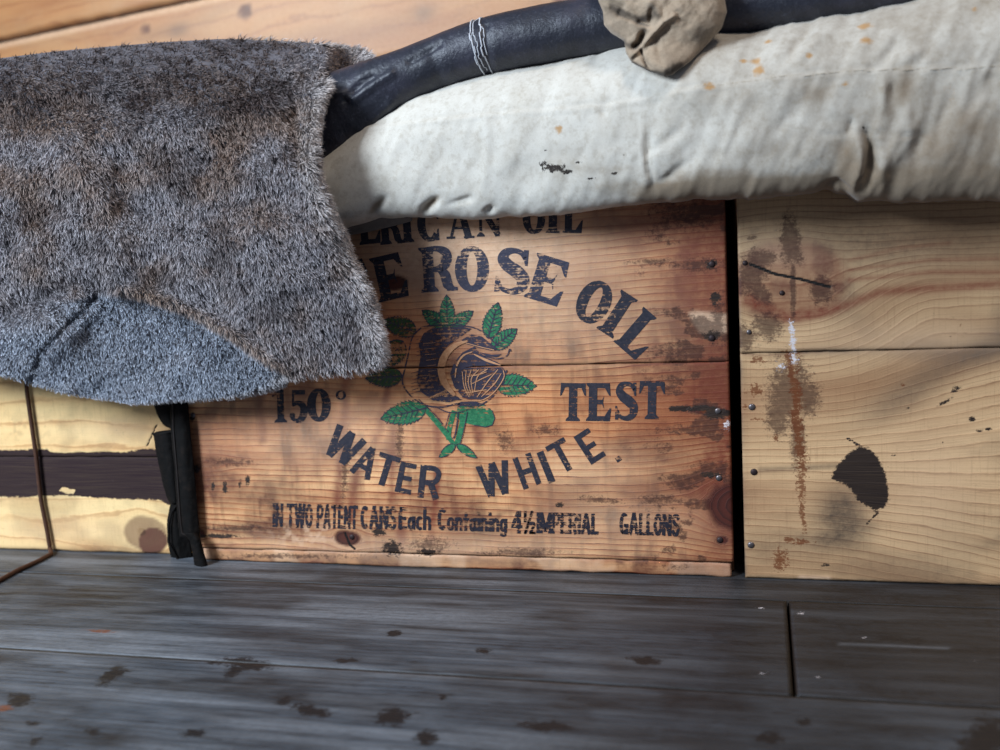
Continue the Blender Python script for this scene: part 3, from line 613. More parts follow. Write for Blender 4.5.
word([('W', 344, 446, 32, 34, 32), ('A', 366, 462, 31, 23, 26), ('T', 386, 470, 32, 22, 17), ('E', 406, 478, 31, 17, 12), ('R', 430, 482, 33, 22, 6)], bold, INK, 'dark curved lettering reading WATER')
word([('W', 495, 479, 33, 32, -12), ('H', 527, 471, 33, 19, -20), ('I', 546, 467, 33, 7, -22), ('T', 562, 456, 32, 21, -29), ('E', 590, 446, 33, 18, -33), ('.', 613, 450, 26, 6, -33)], bold, INK, 'dark curved lettering reading WHITE')
def heavy(ch):
    nw, pl = sans(ch); o = list(pl)
    for dx in (-.045, .045): o += [[(u+dx, v) for (u, v) in P] for P in pl]
    return nw, o
def line(txt, x0, x1, yc, h, mat=INK):
    adv = [(.35 if c == ' ' else sans(c)[0]+.06) for c in txt]; k = (x1-x0)/sum(adv); x = x0; L = []
    for c, a in zip(txt, adv):
        if c != ' ':
            nw = sans(c)[0]; L.append((c, x+nw*k/2, yc+(x-470)*.025, h, nw*k, 1.2))
        x += a*k
    return word(L, heavy, mat, 'small dark condensed lettering reading '+txt.replace('½', ' and a half'))
INKS = ink('smudged_ink', lin(42, 40, 50), .69, lin(50, 46, 54))
line('IN TWO', 273, 313, 520, 24, INKS); line('PATENT', 317, 358, 520, 24, INKS); line('CANS', 361, 397, 520, 23, INKS); line('Each', 399, 432, 520, 23, INKS)
line('Containing', 438, 508, 520, 22, INKS); line('4½', 512, 536, 521, 23, INKS); line('IMPERIAL', 537, 599, 521, 21, INKS); line('GALLONS', 620, 680, 520, 22, INKS)

# rose emblem, drawn in a 3.945x frame whose origin is (360, 280)
def rp(pts): return [(360+x/3.945, 280+y/3.945) for (x, y) in pts]
def leaf(b, t, w, mat, layer=0, mid=.42, lines=True):
    b = np.array(b, float); t = np.array(t, float); L = np.linalg.norm(t-b); d = (t-b)/L; n = np.array([-d[1], d[0]])
    left = []; right = []; N = 12
    for i in range(N+1):
        s = i/N; ww = w/2*(math.sin(math.pi*s**.8)**.75 if 0 < s < 1 else 0)
        for q, lst, sg in ((0, left, 1), (0, right, -1)):
            lst.append(b+d*L*s+n*sg*ww)
            if 1 <= i < N: lst.append(b+d*L*(s-.012)+n*sg*ww*.82)       # the serration notch
    P = left+right[::-1][1:-1]
    paint('leaf', [rp([tuple(p) for p in P])], mat, layer)
    o = []
    ol = left+right[::-1]
    o += strip(rp([tuple(p) for p in ol]), .9)
    if lines:
        o += strip(rp([tuple(b), tuple(t)]), [1.8, .6])
        for s in (.16, .28, .4, .52, .64, .76):
            for sg in (1, -1):
                p = b+d*L*s; ww = w/2*math.sin(math.pi*s**.8)**.75*.75
                o += strip(rp([tuple(p), tuple(p+d*L*.13+n*sg*ww)]), [1.3, .6])
    paint('leaf_vein', o, ROSE, layer+1)
leaf((345, 190), (342, 58), 64, GREEN, 2); leaf((335, 185), (245, 118), 62, GREEN); leaf((355, 188), (447, 122), 58, GREEN)
leaf((505, 230), (545, 88), 78, GREEN, 2); leaf((520, 270), (620, 192), 70, GREEN)
leaf((535, 412), (697, 418), 96, GREEN); leaf((222, 205), (92, 158), 84, GREEN2, 2); leaf((170, 240), (92, 345), 92, GREEN2)
leaf((168, 378), (22, 388), 84, GREEN2, 2); leaf((262, 505), (80, 548), 96, GREEN); 
paint('leaf', [rp([(385, 500), (440, 487), (490, 492), (522, 515), (532, 545), (522, 572), (495, 580), (450, 572), (400, 560), (380, 540)])], GREEN, 0)
paint('leaf_vein', strip(rp([(385, 500), (440, 487), (490, 492), (522, 515), (532, 545), (522, 572), (495, 580), (450, 572)]), .9), ROSE, 1)
leaf((375, 648), (312, 700), 36, GREEN, 2, lines=False); leaf((382, 648), (462, 702), 34, GREEN, 2, lines=False)
paint('stem', cstrip(rp([(240, 490), (290, 545), (335, 600), (372, 650)]), [4.2, 5.2, 5, 4])+cstrip(rp([(372, 515), (352, 590), (350, 630)]), 5)+cstrip(rp([(412, 520), (398, 590), (380, 655)]), 5.5), GREEN, 1)
paint('stem_line', cstrip(rp([(232, 470), (300, 535), (350, 600)]), .9)+cstrip(rp([(390, 520), (378, 600), (368, 625)]), 1.4)+cstrip(rp([(425, 520), (408, 600), (395, 650)]), .9)+cstrip(rp([(355, 520), (335, 585)]), .9), ROSE, 4)
paint('rose_petal', [rp([(285, 190), (330, 185), (400, 183), (440, 192), (395, 225), (350, 255), (322, 292), (314, 340), (330, 400), (365, 450), (405, 470), (350, 482), (290, 476), (240, 440), (226, 400), (232, 350), (240, 300), (232, 250), (252, 210)]),
      rp([(452, 262), (405, 285), (372, 325), (356, 370), (372, 420), (405, 462), (430, 470), (408, 420), (400, 370), (412, 345), (455, 338), (540, 345), (575, 352), (545, 325), (500, 305), (470, 285)]),
      rp([(400, 236), (440, 214), (480, 222), (512, 248), (545, 272), (520, 279), (465, 266), (425, 254)]), rp([(470, 284), (520, 294), (560, 292), (540, 304), (500, 300)]),
      rp([(372, 492), (430, 500), (485, 488), (455, 478), (400, 480)])], ROSE, 3)
paint('rose_bud', [rp([(392, 352), (440, 340), (500, 345), (562, 344), (578, 366), (560, 410), (530, 445), (485, 472), (430, 468), (404, 430), (392, 390)])], ROSE, 3)
ol = cstrip(rp([(245, 185), (208, 225), (192, 290), (178, 350), (168, 400), (188, 442), (225, 476), (272, 497), (330, 500), (385, 488), (440, 498), (485, 488), (532, 450), (562, 405), (580, 355)]), 1.5)
ol += cstrip(rp([(590, 272), (580, 298), (545, 310), (500, 302), (452, 290)]), 1.2)+cstrip(rp([(245, 185), (300, 178), (400, 180), (455, 190), (500, 215), (535, 250), (588, 270), (596, 282)]), 1.3)+cstrip(rp([(300, 500), (345, 520), (400, 520), (450, 498)]), 1.1)
for k in range(12):   # engraved hatching along the petal's left side
    a = k/11; ol += strip(rp([(196+6*math.sin(a*3), 300+a*150), (238-3*math.sin(a*5), 296+a*140)]) if k > 4 else rp([(222, 235+k*16), (250, 228+k*16)]), [.3, 1.3])
paint('rose_outline', ol, ROSE, 3)
cl = cstrip(rp([(425, 240), (375, 258), (335, 300), (322, 350), (335, 405), (375, 455)]), [1.5, 5, 7, 7.5, 7, 3])
cl += cstrip(rp([(445, 282), (408, 298), (384, 335), (376, 385)]), [.8, 1.8, 1.8, .8])
cl += cstrip(rp([(420, 248), (470, 262), (530, 276)]), .8)+cstrip(rp([(450, 292), (500, 316), (556, 336)]), [1, 2.6, 1])
for (a, b, c) in [((404, 360), (412, 420), (432, 462)), ((420, 355), (418, 410), (436, 458)), ((440, 352), (428, 400), (440, 450)), ((470, 352), (440, 390), (446, 445)), ((505, 350), (465, 380), (452, 440)),
                  ((545, 352), (505, 400), (462, 462)), ((558, 368), (530, 410), (480, 460)), ((425, 380), (470, 372), (500, 362)), ((440, 410), (490, 385), (520, 372)), ((412, 445), (450, 440), (500, 432))]:
    cl += cstrip(rp([a, b, c]), [.7, 1.0, .7])
cl += cstrip(rp([(395, 466), (440, 476), (490, 470), (535, 436), (568, 385), (566, 356)]), .9)
for k in range(9): cl += strip(rp([(262+k*9, 470-k*2), (300+k*6, 452-k*3)]), .45)
for k in range(7): cl += strip(rp([(250+k*4, 250+k*22), (300, 246+k*22)]), .35)
paint('petal_highlight', cl, CREAM, 6)


# ------------------------------------------------------------ cloth, tube, glove, strap, shadow line, fur
def cloth_mat(name, base, dark, stain, weave=2400, rough=.85):
    n = NT(name); p = n.pos(); s3 = n.sep(p)
    a = n.noise(p, 22, 5, .65); b = n.noise(p, 150, 4, .7)
    wv = n.noise(n.vec(n.math('MULTIPLY', s3[0], weave*.25), n.math('MULTIPLY', s3[1], 200), n.math('MULTIPLY', s3[2], weave)), 1, 2)
    w2 = n.noise(n.vec(n.math('MULTIPLY', s3[0], weave), n.math('MULTIPLY', s3[1], 200), n.math('MULTIPLY', s3[2], weave*.25)), 1, 2)
    c = n.mix(n.math('MULTIPLY', n.step(a, .4, .75), .35), base, dark)
    c = n.mix(n.math('MULTIPLY', n.step(b, .45, .7), .4), c, dark)
    d = n.math('ADD', n.val('dirt_tone'), n.math('MULTIPLY', n.math('SUBTRACT', n.noise(p, 70, 5, .75), .5), .5))
    c = n.mix(n.math('MULTIPLY', n.step(d, .12, .95), .85), c, stain)
    e = n.noise(p, 260, 5, .75)
    c = n.mix(n.step(n.math('ADD', n.val('soot'), n.math('MULTIPLY', n.math('SUBTRACT', e, .5), 1.6)), .5, .62), c, lin(44, 38, 36))
    c = n.mix(n.math('MULTIPLY', n.step(n.math('ADD', n.val('rust'), n.math('MULTIPLY', n.math('SUBTRACT', e, .5), 1.1)), .28, .75), .8), c, lin(176, 128, 66))
    c = n.mix(n.math('MULTIPLY', n.step(n.math('ADD', wv, w2), .95, 1.3), .22), c, dark)
    n.bump(n.math('ADD', n.math('MULTIPLY', n.math('ADD', wv, w2), .5), n.math('MULTIPLY', b, 1.2)), .35, .0006)
    m = n.fin(c, rough, .15); n.b.inputs['Sheen Weight'].default_value = .15; return m
canvas = cloth_mat('mattress_canvas', lin(208, 203, 192), lin(160, 148, 130), lin(116, 96, 72))
glove_cloth = cloth_mat('glove_canvas', lin(172, 152, 130), lin(112, 98, 80), lin(58, 50, 44), weave=1500)

# mattress: closed tube of cloth, sagging in front of the crates
TL = [(-120, 120), (100, 150), (250, 158), (318, 164), (345, 148), (380, 113), (425, 88), (480, 70), (560, 58), (625, 46), (735, 28), (870, 4), (930, -12), (1100, -50), (1300, -90)]
BL = [(-120, 232), (200, 232), (325, 226), (345, 226), (380, 217), (450, 218), (500, 216), (560, 213), (600, 208), (640, 202), (690, 199), (735, 197), (800, 193), (835, 190), (850, 193), (862, 199), (900, 200), (1000, 200), (1300, 190)]
mx = np.arange(-110, 1290, 2.5)
tl = np.interp(mx, *zip(*TL)); bl = np.interp(mx, *zip(*BL)); bl += 1.2*(fbm(mx/14, mx*0)-.5)*2
k5 = np.ones(9)/9; tl = np.convolve(np.pad(tl, 4, 'edge'), k5, 'valid')
YF, YB = (-.045-.028*sm(380, 760, mx))[:, None], .36
tl = tl+2+8*sm(540, 800, mx)
pb = onY(mx, bl+1.5, YF[:, 0]+.02); pt = onY(mx, tl, .035)
NT_ = 210
th = np.linspace(0, 2*np.pi, NT_, endpoint=False)
wgt = np.interp(th, [0, np.pi, 2*np.pi], [0, 1, 2])
# angle 0 = front; concentrate samples on the front half
th = np.where(th < np.pi, np.pi*(th/np.pi)**1.0, th)
ce = np.cos(th); se = np.sin(th); ex = 2/2.25
ex = np.where(se < 0, 2/3.4, ex); cyp = -np.sign(ce)*np.abs(ce)**ex; czp = np.sign(se)*np.abs(se)**ex
zc = (pb[:, 2]+pt[:, 2])/2; hz = (pt[:, 2]-pb[:, 2])/2; yc = (YF+YB)/2; 
# front profile is rounder than the back: use smaller effective depth radius in front
FR = np.where(czp > 0, .095, .030); Yv = np.where(cyp[None] < 0, YF+FR*(1+cyp), YF+FR+cyp*(YB-YF-FR))
X = np.repeat(((pb[:, 0]+pt[:, 0])/2)[:, None], NT_, 1)
X = pb[:, 0:1]+(pt[:, 0:1]-pb[:, 0:1])*(czp[None]*.5+.5)
Y = Yv+0*mx[:, None]
Z = zc[:, None]+hz[:, None]*czp[None]
# underside rises to rest on the crates
Z = np.where((Y > -.004) & (Z < .352), np.maximum(Z, .3405+.0*Y), Z)
P = np.stack([X, Y, Z], -1)
PXm, PYm = proj(P)
Nrm = np.stack([0*X, Yv-(YF+.085)+0*X, (Z-zc[:, None])*1.0], -1); Nrm /= np.linalg.norm(Nrm, axis=-1, keepdims=True)+1e-6
front = (Y < .1)
disp = .0035*(fbm(PXm/70, PYm/45, 3)-.5)+.004*(fbm(PXm/26+PYm/60, PYm/70+5, 3)-.5)
# a series of soft cross folds
disp += .0005*(fbm(PXm/7+PYm/20, PYm/18+3, 3)-.5)*2
disp += .0022*(np.abs(fbm(PXm/22+PYm/55+4, PYm/140+9, 2)-.5)*-3+.4)*sm(560, 760, PXm)
CR = [([(866, 130), (872, 150), (868, 170), (862, 195)], 4.5, -.011), ([(856, 128), (860, 160), (852, 196)], 5, .006), ([(880, 140), (884, 196)], 6, .004), ([(852, 118), (850, 135)], 3, -.003), ([(818, 192), (838, 183), (850, 192)], 4, -.006),
      ([(643, 110), (641, 150), (646, 200)], 2.0, .0016), ([(649, 130), (648, 160), (655, 196)], 3, -.004), ([(655, 188), (672, 176), (690, 160)], 4, -.0035), ([(482, 100), (488, 140), (484, 190)], 4, .0022), ([(496, 90), (505, 130)], 5, -.0018),
      ([(372, 213), (384, 197)], 3.5, -.006), ([(420, 216), (440, 198)], 4, -.006), ([(448, 205), (475, 198)], 3, -.003), ([(486, 214), (492, 206)], 3, -.005), ([(780, 70), (800, 40), (815, 28)], 4, -.0035), ([(788, 72), (812, 44), (828, 28)], 5, .0025),
      ([(740, 140), (755, 110), (765, 85)], 6, -.002), ([(870, 72), (895, 48), (900, 35)], 5, -.003), ([(905, 60), (925, 48)], 4, .0025), ([(882, 70), (884, 100), (880, 115)], 4, .003), ([(893, 80), (893, 108)], 5, -.003),
      ([(640, 160), (680, 130), (690, 100)], 4, -.0022), ([(935, 150), (945, 110), (960, 90)], 5, -.0025), ([(960, 120), (985, 90), (995, 75)], 5, -.0035), ([(975, 110), (998, 85)], 4, .002), ([(920, 135), (915, 175)], 5, -.0022), ([(600, 120), (612, 95)], 4, -.002), ([(560, 65), (540, 110)], 4, -.0015),
      ([(830, 90), (835, 120)], 5, .002), ([(800, 100), (770, 140)], 5, -.0018), ([(905, 100), (912, 140)], 4, .002)]
seamp = [(300, 128), (397, 122), (490, 112), (600, 104), (700, 86), (780, 76), (860, 69), (1000, 65), (1300, 60)]
for pts, wd, dp in CR:
    d_, t_ = seg_dist(PXm+3*(fbm(PXm/9, PYm/9)-.5), PYm, pts); disp = disp+dp*.8*np.exp(-(d_/(wd*1.15))**2)*np.clip(.15+np.sin(np.pi*t_), 0, 1)
disp = disp-.0011*np.exp(-(seg_dist(PXm, PYm, seamp)[0]/1.4)**2)+.0009*np.exp(-(seg_dist(PXm, PYm-3, seamp)[0]/2.5)**2)
disp = disp-.0012*np.exp(-(seg_dist(PXm, PYm, [(820, 135), (870, 133), (930, 136)])[0]/1.5)**2)
disp = np.where(front & ~((Y > -.006) & (Z < .36)), disp, 0)
P = P+Nrm*disp[..., None]
dirt_tone = 1.2*sm(165, 200, PYm+4)*sm(560, 760, PXm)*fbm(PXm/24, PYm/14)*1.5
dirt_tone += .12*sm(500, 620, PXm)+.36*sm(560, 780, PXm)*(.6+.8*fbm(PXm/40, PYm/25+3))+.18*sm(760, 1000, PXm)*sm(90, 190, PYm)
for q, a in [((905, 85, 10, 16, 20), .4), ((815, 95, 16, 12), .3), ((955, 155, 50, 40), .25), ((850, 165, 12, 30), .35), ((375, 208, 12, 5, -50), .9), ((430, 206, 16, 4, -45), .9), ((322, 205, 6, 25), .7), ((600, 170, 40, 6), .3), ((610, 187, 20, 6), .2), ((870, 165, 6, 30), .5), ((838, 190, 12, 5), .8), ((690, 190, 60, 9), .5)]:
    dirt_tone = dirt_tone+a*gbl(PXm, PYm, *q)
soot = np.maximum.reduce([blob(PXm, PYm, *q)*.9 for q in [(555, 168, 13, 5), (543, 164, 9, 3), (566, 172, 8, 3), (578, 163, 4, 2), (614, 174, 4, 1.6), (590, 179, 5, 1.5), (655, 91, 2, 1), (776, 106, 1.5, 1.5), (623, 155, 4, 1.2, 20), (545, 150, 3, 1), (864, 128, 2, 2)]])
rust = np.maximum.reduce([blob(PXm, PYm, *q)*.95 for q in [(709, 87, 6, 4), (756, 60, 5, 3), (744, 60, 5, 2), (759, 70, 6, 5, -30), (865, 26, 7, 3), (866, 41, 6, 3.5), (809, 57, 4, 2.5), (845, 84, 3.5, 2.5), (559, 128, 4, 3), (975, 9, 3, 2), (950, 92, 8, 6, 0), (768, 41, 4, 2)]])
mattress = mesh('mattress', P.reshape(-1, 3), gridfaces(len(mx), NT_, True), canvas, None, True, {'dirt_tone': np.clip(dirt_tone, 0, 1).ravel(), 'soot': soot.ravel(), 'rust': rust.ravel()})
tag(mattress, 'long stained off-white canvas mattress lying across the crate tops', 'mattress')
# stitched seam: a row of little stitches along the seam line
def surf_at(px, py):
    i = int(np.clip(round((px+110)/2.5), 0, len(mx)-1)); j = np.argmin(np.abs(np.where(front[i], PYm[i], 1e9)-py)+np.where(czp > -.9, 0, 50)+np.where(Nrm[i, :, 1] < .1, 0, 1e3)); return P[i, j]
bm = bmesh.new()
sx = np.arange(700, 990, 3.2)
for q in sx:
    a = surf_at(q, np.interp(q, *zip(*seamp))+1.5); b = a+np.array([.0017, 0, .0002]); M_ = .00012
    bx(bm, a[0], b[0], a[1]-.0003, a[1]+.0001, a[2]-M_, a[2]+M_)
thread_m = NT('thread').fin(lin(176, 162, 140), .8, .2)
st = bmobj('seam_stitching', bm, thread_m, mattress)
# dark underlay peeping out below the mattress's left end
def slab(name, pts, Y, th, mat, parent=None, seg=None, bev=.0008):
    A = np.array(pts, float); Yv_ = Y if hasattr(Y, '__len__') else [Y]*len(A)
    W = onY(A[:, 0], A[:, 1], np.array(Yv_, float)); bm = bmesh.new()
    f = [bm.verts.new(tuple(w_)) for w_ in W]; b = [bm.verts.new((w_[0], w_[1]+th, w_[2])) for w_ in W]
    n = len(f); bm.faces.new(f); bm.faces.new(b[::-1])
    for i in range(n): bm.faces.new((f[i], b[i], b[(i+1) % n], f[(i+1) % n]))
    bmesh.ops.recalc_face_normals(bm, faces=bm.faces[:])
    bmesh.ops.bevel(bm, geom=bm.edges[:], offset=bev, segments=2, affect='EDGES')
    return bmobj(name, bm, mat, parent)
und = cloth_mat('underlay_cloth', lin(120, 112, 106), lin(92, 84, 80), lin(60, 52, 48))
u = np.linspace(200, 412, 90); v = np.linspace(0, 1, 14)
U, Vv = np.meshgrid(u, v); bot = np.interp(u, [200, 335, 345, 370, 400, 412], [232, 235, 234, 229, 221, 217]); top_ = 205+0*u
PYu = top_+(bot-top_)*Vv; Pu = onY(U, PYu, -.018+.008*(Vv)**2)
uo = mesh('underlay_cloth', Pu.reshape(-1, 3), gridfaces(14, 90), und, None, True, {'dirt_tone': (U*0+.2).ravel(), 'soot': U.ravel()*0, 'rust': U.ravel()*0})
sd = uo.modifiers.new('thick', 'SOLIDIFY'); sd.thickness = .004
tag(uo, 'grey cloth edge showing beneath the mattress beside the fur', 'cloth')

# ------------------------------------------------------------ dark leather tube
n = NT('dark_leather'); p = n.pos()
a = n.noise(p, 60, 5, .65); b = n.noise(p, 320, 4, .7); c_ = n.noise(p, 25, 4, .6)
col = n.mix(n.step(c_, .4, .7), lin(34, 36, 46), lin(50, 50, 62)); col = n.mix(n.math('MULTIPLY', n.step(b, .55, .75), .35), col, lin(96, 98, 112))
n.bump(n.math('ADD', n.math('MULTIPLY', a, 2), n.math('MULTIPLY', b, .7)), .5, .0015)
leather = n.fin(col, n.math('MULTIPLY_ADD', b, .35, .28), .5)
TU = [(306, 134, 44), (320, 129, 44), (345, 112, 40), (372, 95, 33), (400, 80, 27), (430, 66, 25), (470, 51, 26), (500, 43, 27), (540, 35, 27), (580, 28, 27), (620, 22, 27), (680, 13, 28), (740, 6, 30), (800, -5, 31), (870, -18, 32), (960, -40, 33), (1100, -80, 28)]
tk = np.linspace(0, len(TU)-1, 420); T_ = np.array(TU, float)
cxp = np.interp(tk, range(len(TU)), T_[:, 0]); cypx = np.interp(tk, range(len(TU)), T_[:, 1]); rp_ = np.interp(tk, range(len(TU)), T_[:, 2])
kk = np.ones(25)/25; sm_ = lambda a: np.convolve(np.pad(a, 12, mode='reflect', reflect_type='odd'), kk, 'valid')
cxp, cypx, rp_ = sm_(cxp), sm_(cypx), sm_(rp_)
TY = -.012
Cc = onY(cxp, cypx, TY); dist = np.linalg.norm(Cc-CAM, axis=1); R_ = rp_/F*dist*.985
Tn = np.gradient(Cc, axis=0); Tn /= np.linalg.norm(Tn, axis=1)[:, None]
up = np.array([0, 1., 0]); A_ = np.cross(Tn, up); A_ /= np.linalg.norm(A_, axis=1)[:, None]; B_ = np.cross(A_, Tn)
ang = np.linspace(0, 2*np.pi, 72, endpoint=False)
flat = np.interp(cxp, [300, 345, 400], [.55, .75, 1.0])[:, None]
rr = R_[:, None]*(1+.05*(fbm(cxp[:, None]/22+0*ang, np.sin(ang)[None]*2+3)-.5)+.06*(fbm(cxp[:, None]/9+0*ang, np.cos(ang)[None]*1.5+8)-.5)*sm(430, 380, cxp)[:, None])
PT = Cc[:, None]+A_[:, None]*(rr*np.cos(ang))[..., None]+B_[:, None]*(rr*flat*np.sin(ang))[..., None]
PX_, PY_ = proj(PT)
dp = np.zeros(PX_.shape)
for pts, wd, d_ in [([(345, 100), (362, 82), (372, 76)], 3, -.004), ([(355, 98), (375, 84), (392, 74)], 4, .003), ([(330, 92), (350, 96)], 4, .003), ([(485, 25), (488, 68)], 5, -.0025), ([(430, 52), (440, 80)], 6, -.0015), ([(362, 130), (392, 102)], 5, .002), ([(410, 62), (430, 50), (440, 44)], 3, -.002)]:
    dp += d_*np.exp(-(seg_dist(PX_, PY_, pts)[0]/wd)**2)
ctr = Cc[:, None]; nn = PT-ctr; nn /= np.linalg.norm(nn, axis=-1, keepdims=True); PT = PT+nn*(np.where(nn[..., 1:2] < .3, dp[..., None], 0))
V_ = np.concatenate([PT.reshape(-1, 3), [Cc[0], Cc[-1]]]); nr = len(Cc)
tube_root = thing('leather_roll', 'dark navy padded leather roll lying along the top of the mattress', 'roll')
tube = mesh('leather_cover', V_, gridfaces(nr, 72, True), leather, tube_root, True)
bm = bmesh.new(); bm.from_mesh(tube.data); bm.verts.ensure_lookup_table()
for base, cn in ((0, nr*72), ((nr-1)*72, nr*72+1)):
    for i in range(72): bm.faces.new((bm.verts[cn], bm.verts[base+i], bm.verts[base+(i+1) % 72]))
bmesh.ops.recalc_face_normals(bm, faces=bm.faces[:]); bm.to_mesh(tube.data); bm.free()
tube.data.polygons.foreach_set('use_smooth', np.ones(len(tube.data.polygons), bool))
# ring of worn white lashing round the roll
lash_m = NT('white_lashing').fin(lin(196, 198, 204), .8, .2)
i0 = int(np.argmin(np.abs(cxp-485)))
def wire(name, pts, r, mat, parent=None, sides=6, rs=None):
    P_ = np.array(pts, float); T = np.gradient(P_, axis=0); T /= np.linalg.norm(T, axis=1)[:, None]+1e-12
    ref = np.array([.31, .2, .93]); A = np.cross(T, ref); A /= np.linalg.norm(A, axis=1)[:, None]+1e-12; B = np.cross(T, A)
    t = np.linspace(0, 2*np.pi, sides, endpoint=False); r_ = (np.array(rs) if rs is not None else np.full(len(P_), r))
    R = P_[:, None]+A[:, None]*(r_[:, None]*np.cos(t))[..., None]+B[:, None]*(r_[:, None]*np.sin(t))[..., None]
    V = np.concatenate([R.reshape(-1, 3), P_[:1], P_[-1:]]); f = gridfaces(len(P_), sides, True).tolist(); n0 = len(P_)*sides
    f += [[n0, (i+1) % sides, i] for i in range(sides)]+[[n0+1, n0-sides+i, n0-sides+(i+1) % sides] for i in range(sides)]
    return mesh(name, V, f, mat, parent, True)
def surf_ring(off, a0, a1, wob, seed, n=60):
    o = []
    for t in np.linspace(a0, a1, n):
        c = i0+off+wob*(float(vn(t*2.2+seed, seed))-.5); i = int(np.clip(c, 0, nr-1)); fr = (t/(2*np.pi)*72) % 72; j = int(fr); f = fr-j
        q = PT[i, j]*(1-f)+PT[i, (j+1) % 72]*f; d = q-Cc[i]; o.append(q+d/np.linalg.norm(d)*.0003)
    return o
for k, (off, a0, a1, wob) in enumerate([(-4, 3.3, 6.4, 2), (1, 3.5, 6.0, 9), (4, 3.2, 6.3, 3), (0, 3.9, 5.2, 7), (5, 4.2, 5.9, 4)]):
    wire('lashing_thread', surf_ring(off, a0, a1, wob, k*3.7), .0006 if k in (0, 2) else .0004, lash_m, tube_root)

# ------------------------------------------------------------ canvas glove hanging over the roll
go = [(594, -60), (596, -20), (598, 0), (603, 12), (604, 25), (611, 33), (624, 41), (626, 53), (632, 63), (648, 71), (665, 76.5), (672, 75), (690, 62), (708, 44), (722, 28), (727, 12), (725, 0), (722, -30), (716, -60), (690, -78), (640, -80), (610, -74)]
G = np.array(go, float); cg = np.array([664, 8.0])
tt = np.linspace(0, len(G), 160, endpoint=False); Gx = np.interp(tt, range(len(G)+1), np.append(G[:, 0], G[0, 0])); Gy = np.interp(tt, range(len(G)+1), np.append(G[:, 1], G[0, 1]))
r_ = np.linspace(0, 1, 60)[:, None]; r_ = 1-(1-r_)**1.4
gx = cg[0]+(Gx-cg[0])*r_; gy = cg[1]+(Gy-cg[1])*r_
bulge = .019*np.sqrt(np.clip(1-r_**3, 0, 1))+0*gx
for pts, wd, d_ in [([(628, 60), (640, 48), (652, 35), (664, 22), (674, 16)], 2.6, .0045), ([(634, 58), (650, 44), (668, 28)], 3, -.003), ([(636, 48), (644, 34)], 4, -.0055), ([(642, 36), (641, 44), (635, 46)], 3, -.005),
                    ([(641, 50), (645, 62), (650, 68)], 2, -.004), ([(612, 8), (625, 16), (648, 24)], 3, -.003), ([(652, 10), (650, 24), (640, 22)], 3, -.0035), ([(656, 36), (660, 60)], 3, -.0015), ([(610, 26), (628, 40)], 3, .002), ([(650, 4), (662, 18), (680, 5)], 5, .002), ([(604, 0), (622, 6), (620, 14)], 3, -.003)]:
    bulge = bulge+d_*np.exp(-(seg_dist(gx, gy, pts)[0]/wd)**2)
bulge = bulge+.004*(fbm(gx/12, gy/12)-.5)*(1-r_**4)
gyc = -.052-.018*sm(40, 76, gy)+.05*sm(-2, -72, gy)    # the lower end swings out over the mattress
Pf = onY(gx, gy, gyc-bulge); Pb = onY(gx, gy, gyc)+np.array([0, 1, 0])*(.006*np.sqrt(np.clip(1-r_**3, 0, 1))+0*gx)[..., None]
ds = sum(a*np.exp(-(seg_dist(gx, gy, pts)[0]/wd)**2) for pts, wd, a in [([(632, 63), (648, 71), (668, 76)], 2.5, .9), ([(668, 72), (680, 66)], 4, 1.2), ([(632, 58), (650, 40), (668, 24)], 1.5, .5), ([(641, 50), (646, 66)], 1.5, .8), ([(644, 30), (636, 46)], 3, .8), ([(612, 8), (640, 20), (655, 15), (652, 5)], 5, .7), ([(622, 42), (630, 46)], 3, .8), ([(700, 30), (690, 50)], 8, .2)])
ds = np.clip(ds+.35*sm(.45, .7, fbm(gx/18, gy/18)), 0, 1)
nv = gx.size; F1 = gridfaces(60, 160, True)
Vg = np.concatenate([Pf.reshape(-1, 3), Pb.reshape(-1, 3)]); Fg = np.concatenate([F1, F1[:, ::-1]+nv])
glove = mesh('canvas_mitten', Vg, Fg, glove_cloth, None, True, {'dirt_tone': np.tile(ds.ravel(), 2), 'soot': np.tile((ds.ravel() > .95)*.3, 2), 'rust': np.zeros(2*nv)})
tag(glove, 'dirty beige canvas mitten hanging over the dark leather roll', 'mitten')
bm = bmesh.new(); bm.from_mesh(glove.data); bmesh.ops.remove_doubles(bm, verts=bm.verts[:], dist=.00002); bmesh.ops.recalc_face_normals(bm, faces=bm.faces[:]); bm.to_mesh(glove.data); bm.free()
glove.data.polygons.foreach_set('use_smooth', np.ones(len(glove.data.polygons), bool))

# ------------------------------------------------------------ dark leather strap between the crates
n = NT('strap_leather'); p = n.pos(); a = n.noise(p, 140, 5, .7)
n.bump(a, .7, .001); strap_m = n.fin(n.mix(n.step(a, .45, .75), lin(11, 9, 8), lin(30, 23, 19)), .75, .15)
edge_m = NT('strap_edge').fin(lin(40, 33, 30), .6, .3)
strap = thing('leather_strap', 'dark folded leather strap hanging in the gap left of the rose crate', 'strap')
def sheet(name, rows, mat, parent, fold, th=.003, n=22, seed=0):
    """rows: (py, x left, x right); fold(s, t) gives depth Y"""
    R = np.array(rows, float); t = np.linspace(R[0, 0], R[-1, 0], 90); xl = np.interp(t, R[:, 0], R[:, 1]); xr = np.interp(t, R[:, 0], R[:, 2])
    xl = xl+1.0*(fbm(t/5+seed, t*0)-.5); s = np.linspace(0, 1, n); X_ = xl[:, None]+(xr-xl)[:, None]*s; Y_ = t[:, None]+0*X_
    W = onY(X_, Y_, fold(s[None]+0*X_, (t[:, None]-t[0])/(t[-1]-t[0])+0*X_)+.0012*(fbm(X_/5+seed, Y_/9)-.5))
    o = mesh(name, W.reshape(-1, 3), gridfaces(90, n), mat, parent, True); q = o.modifiers.new('thick', 'SOLIDIFY'); q.thickness = th; q.offset = 0; return o
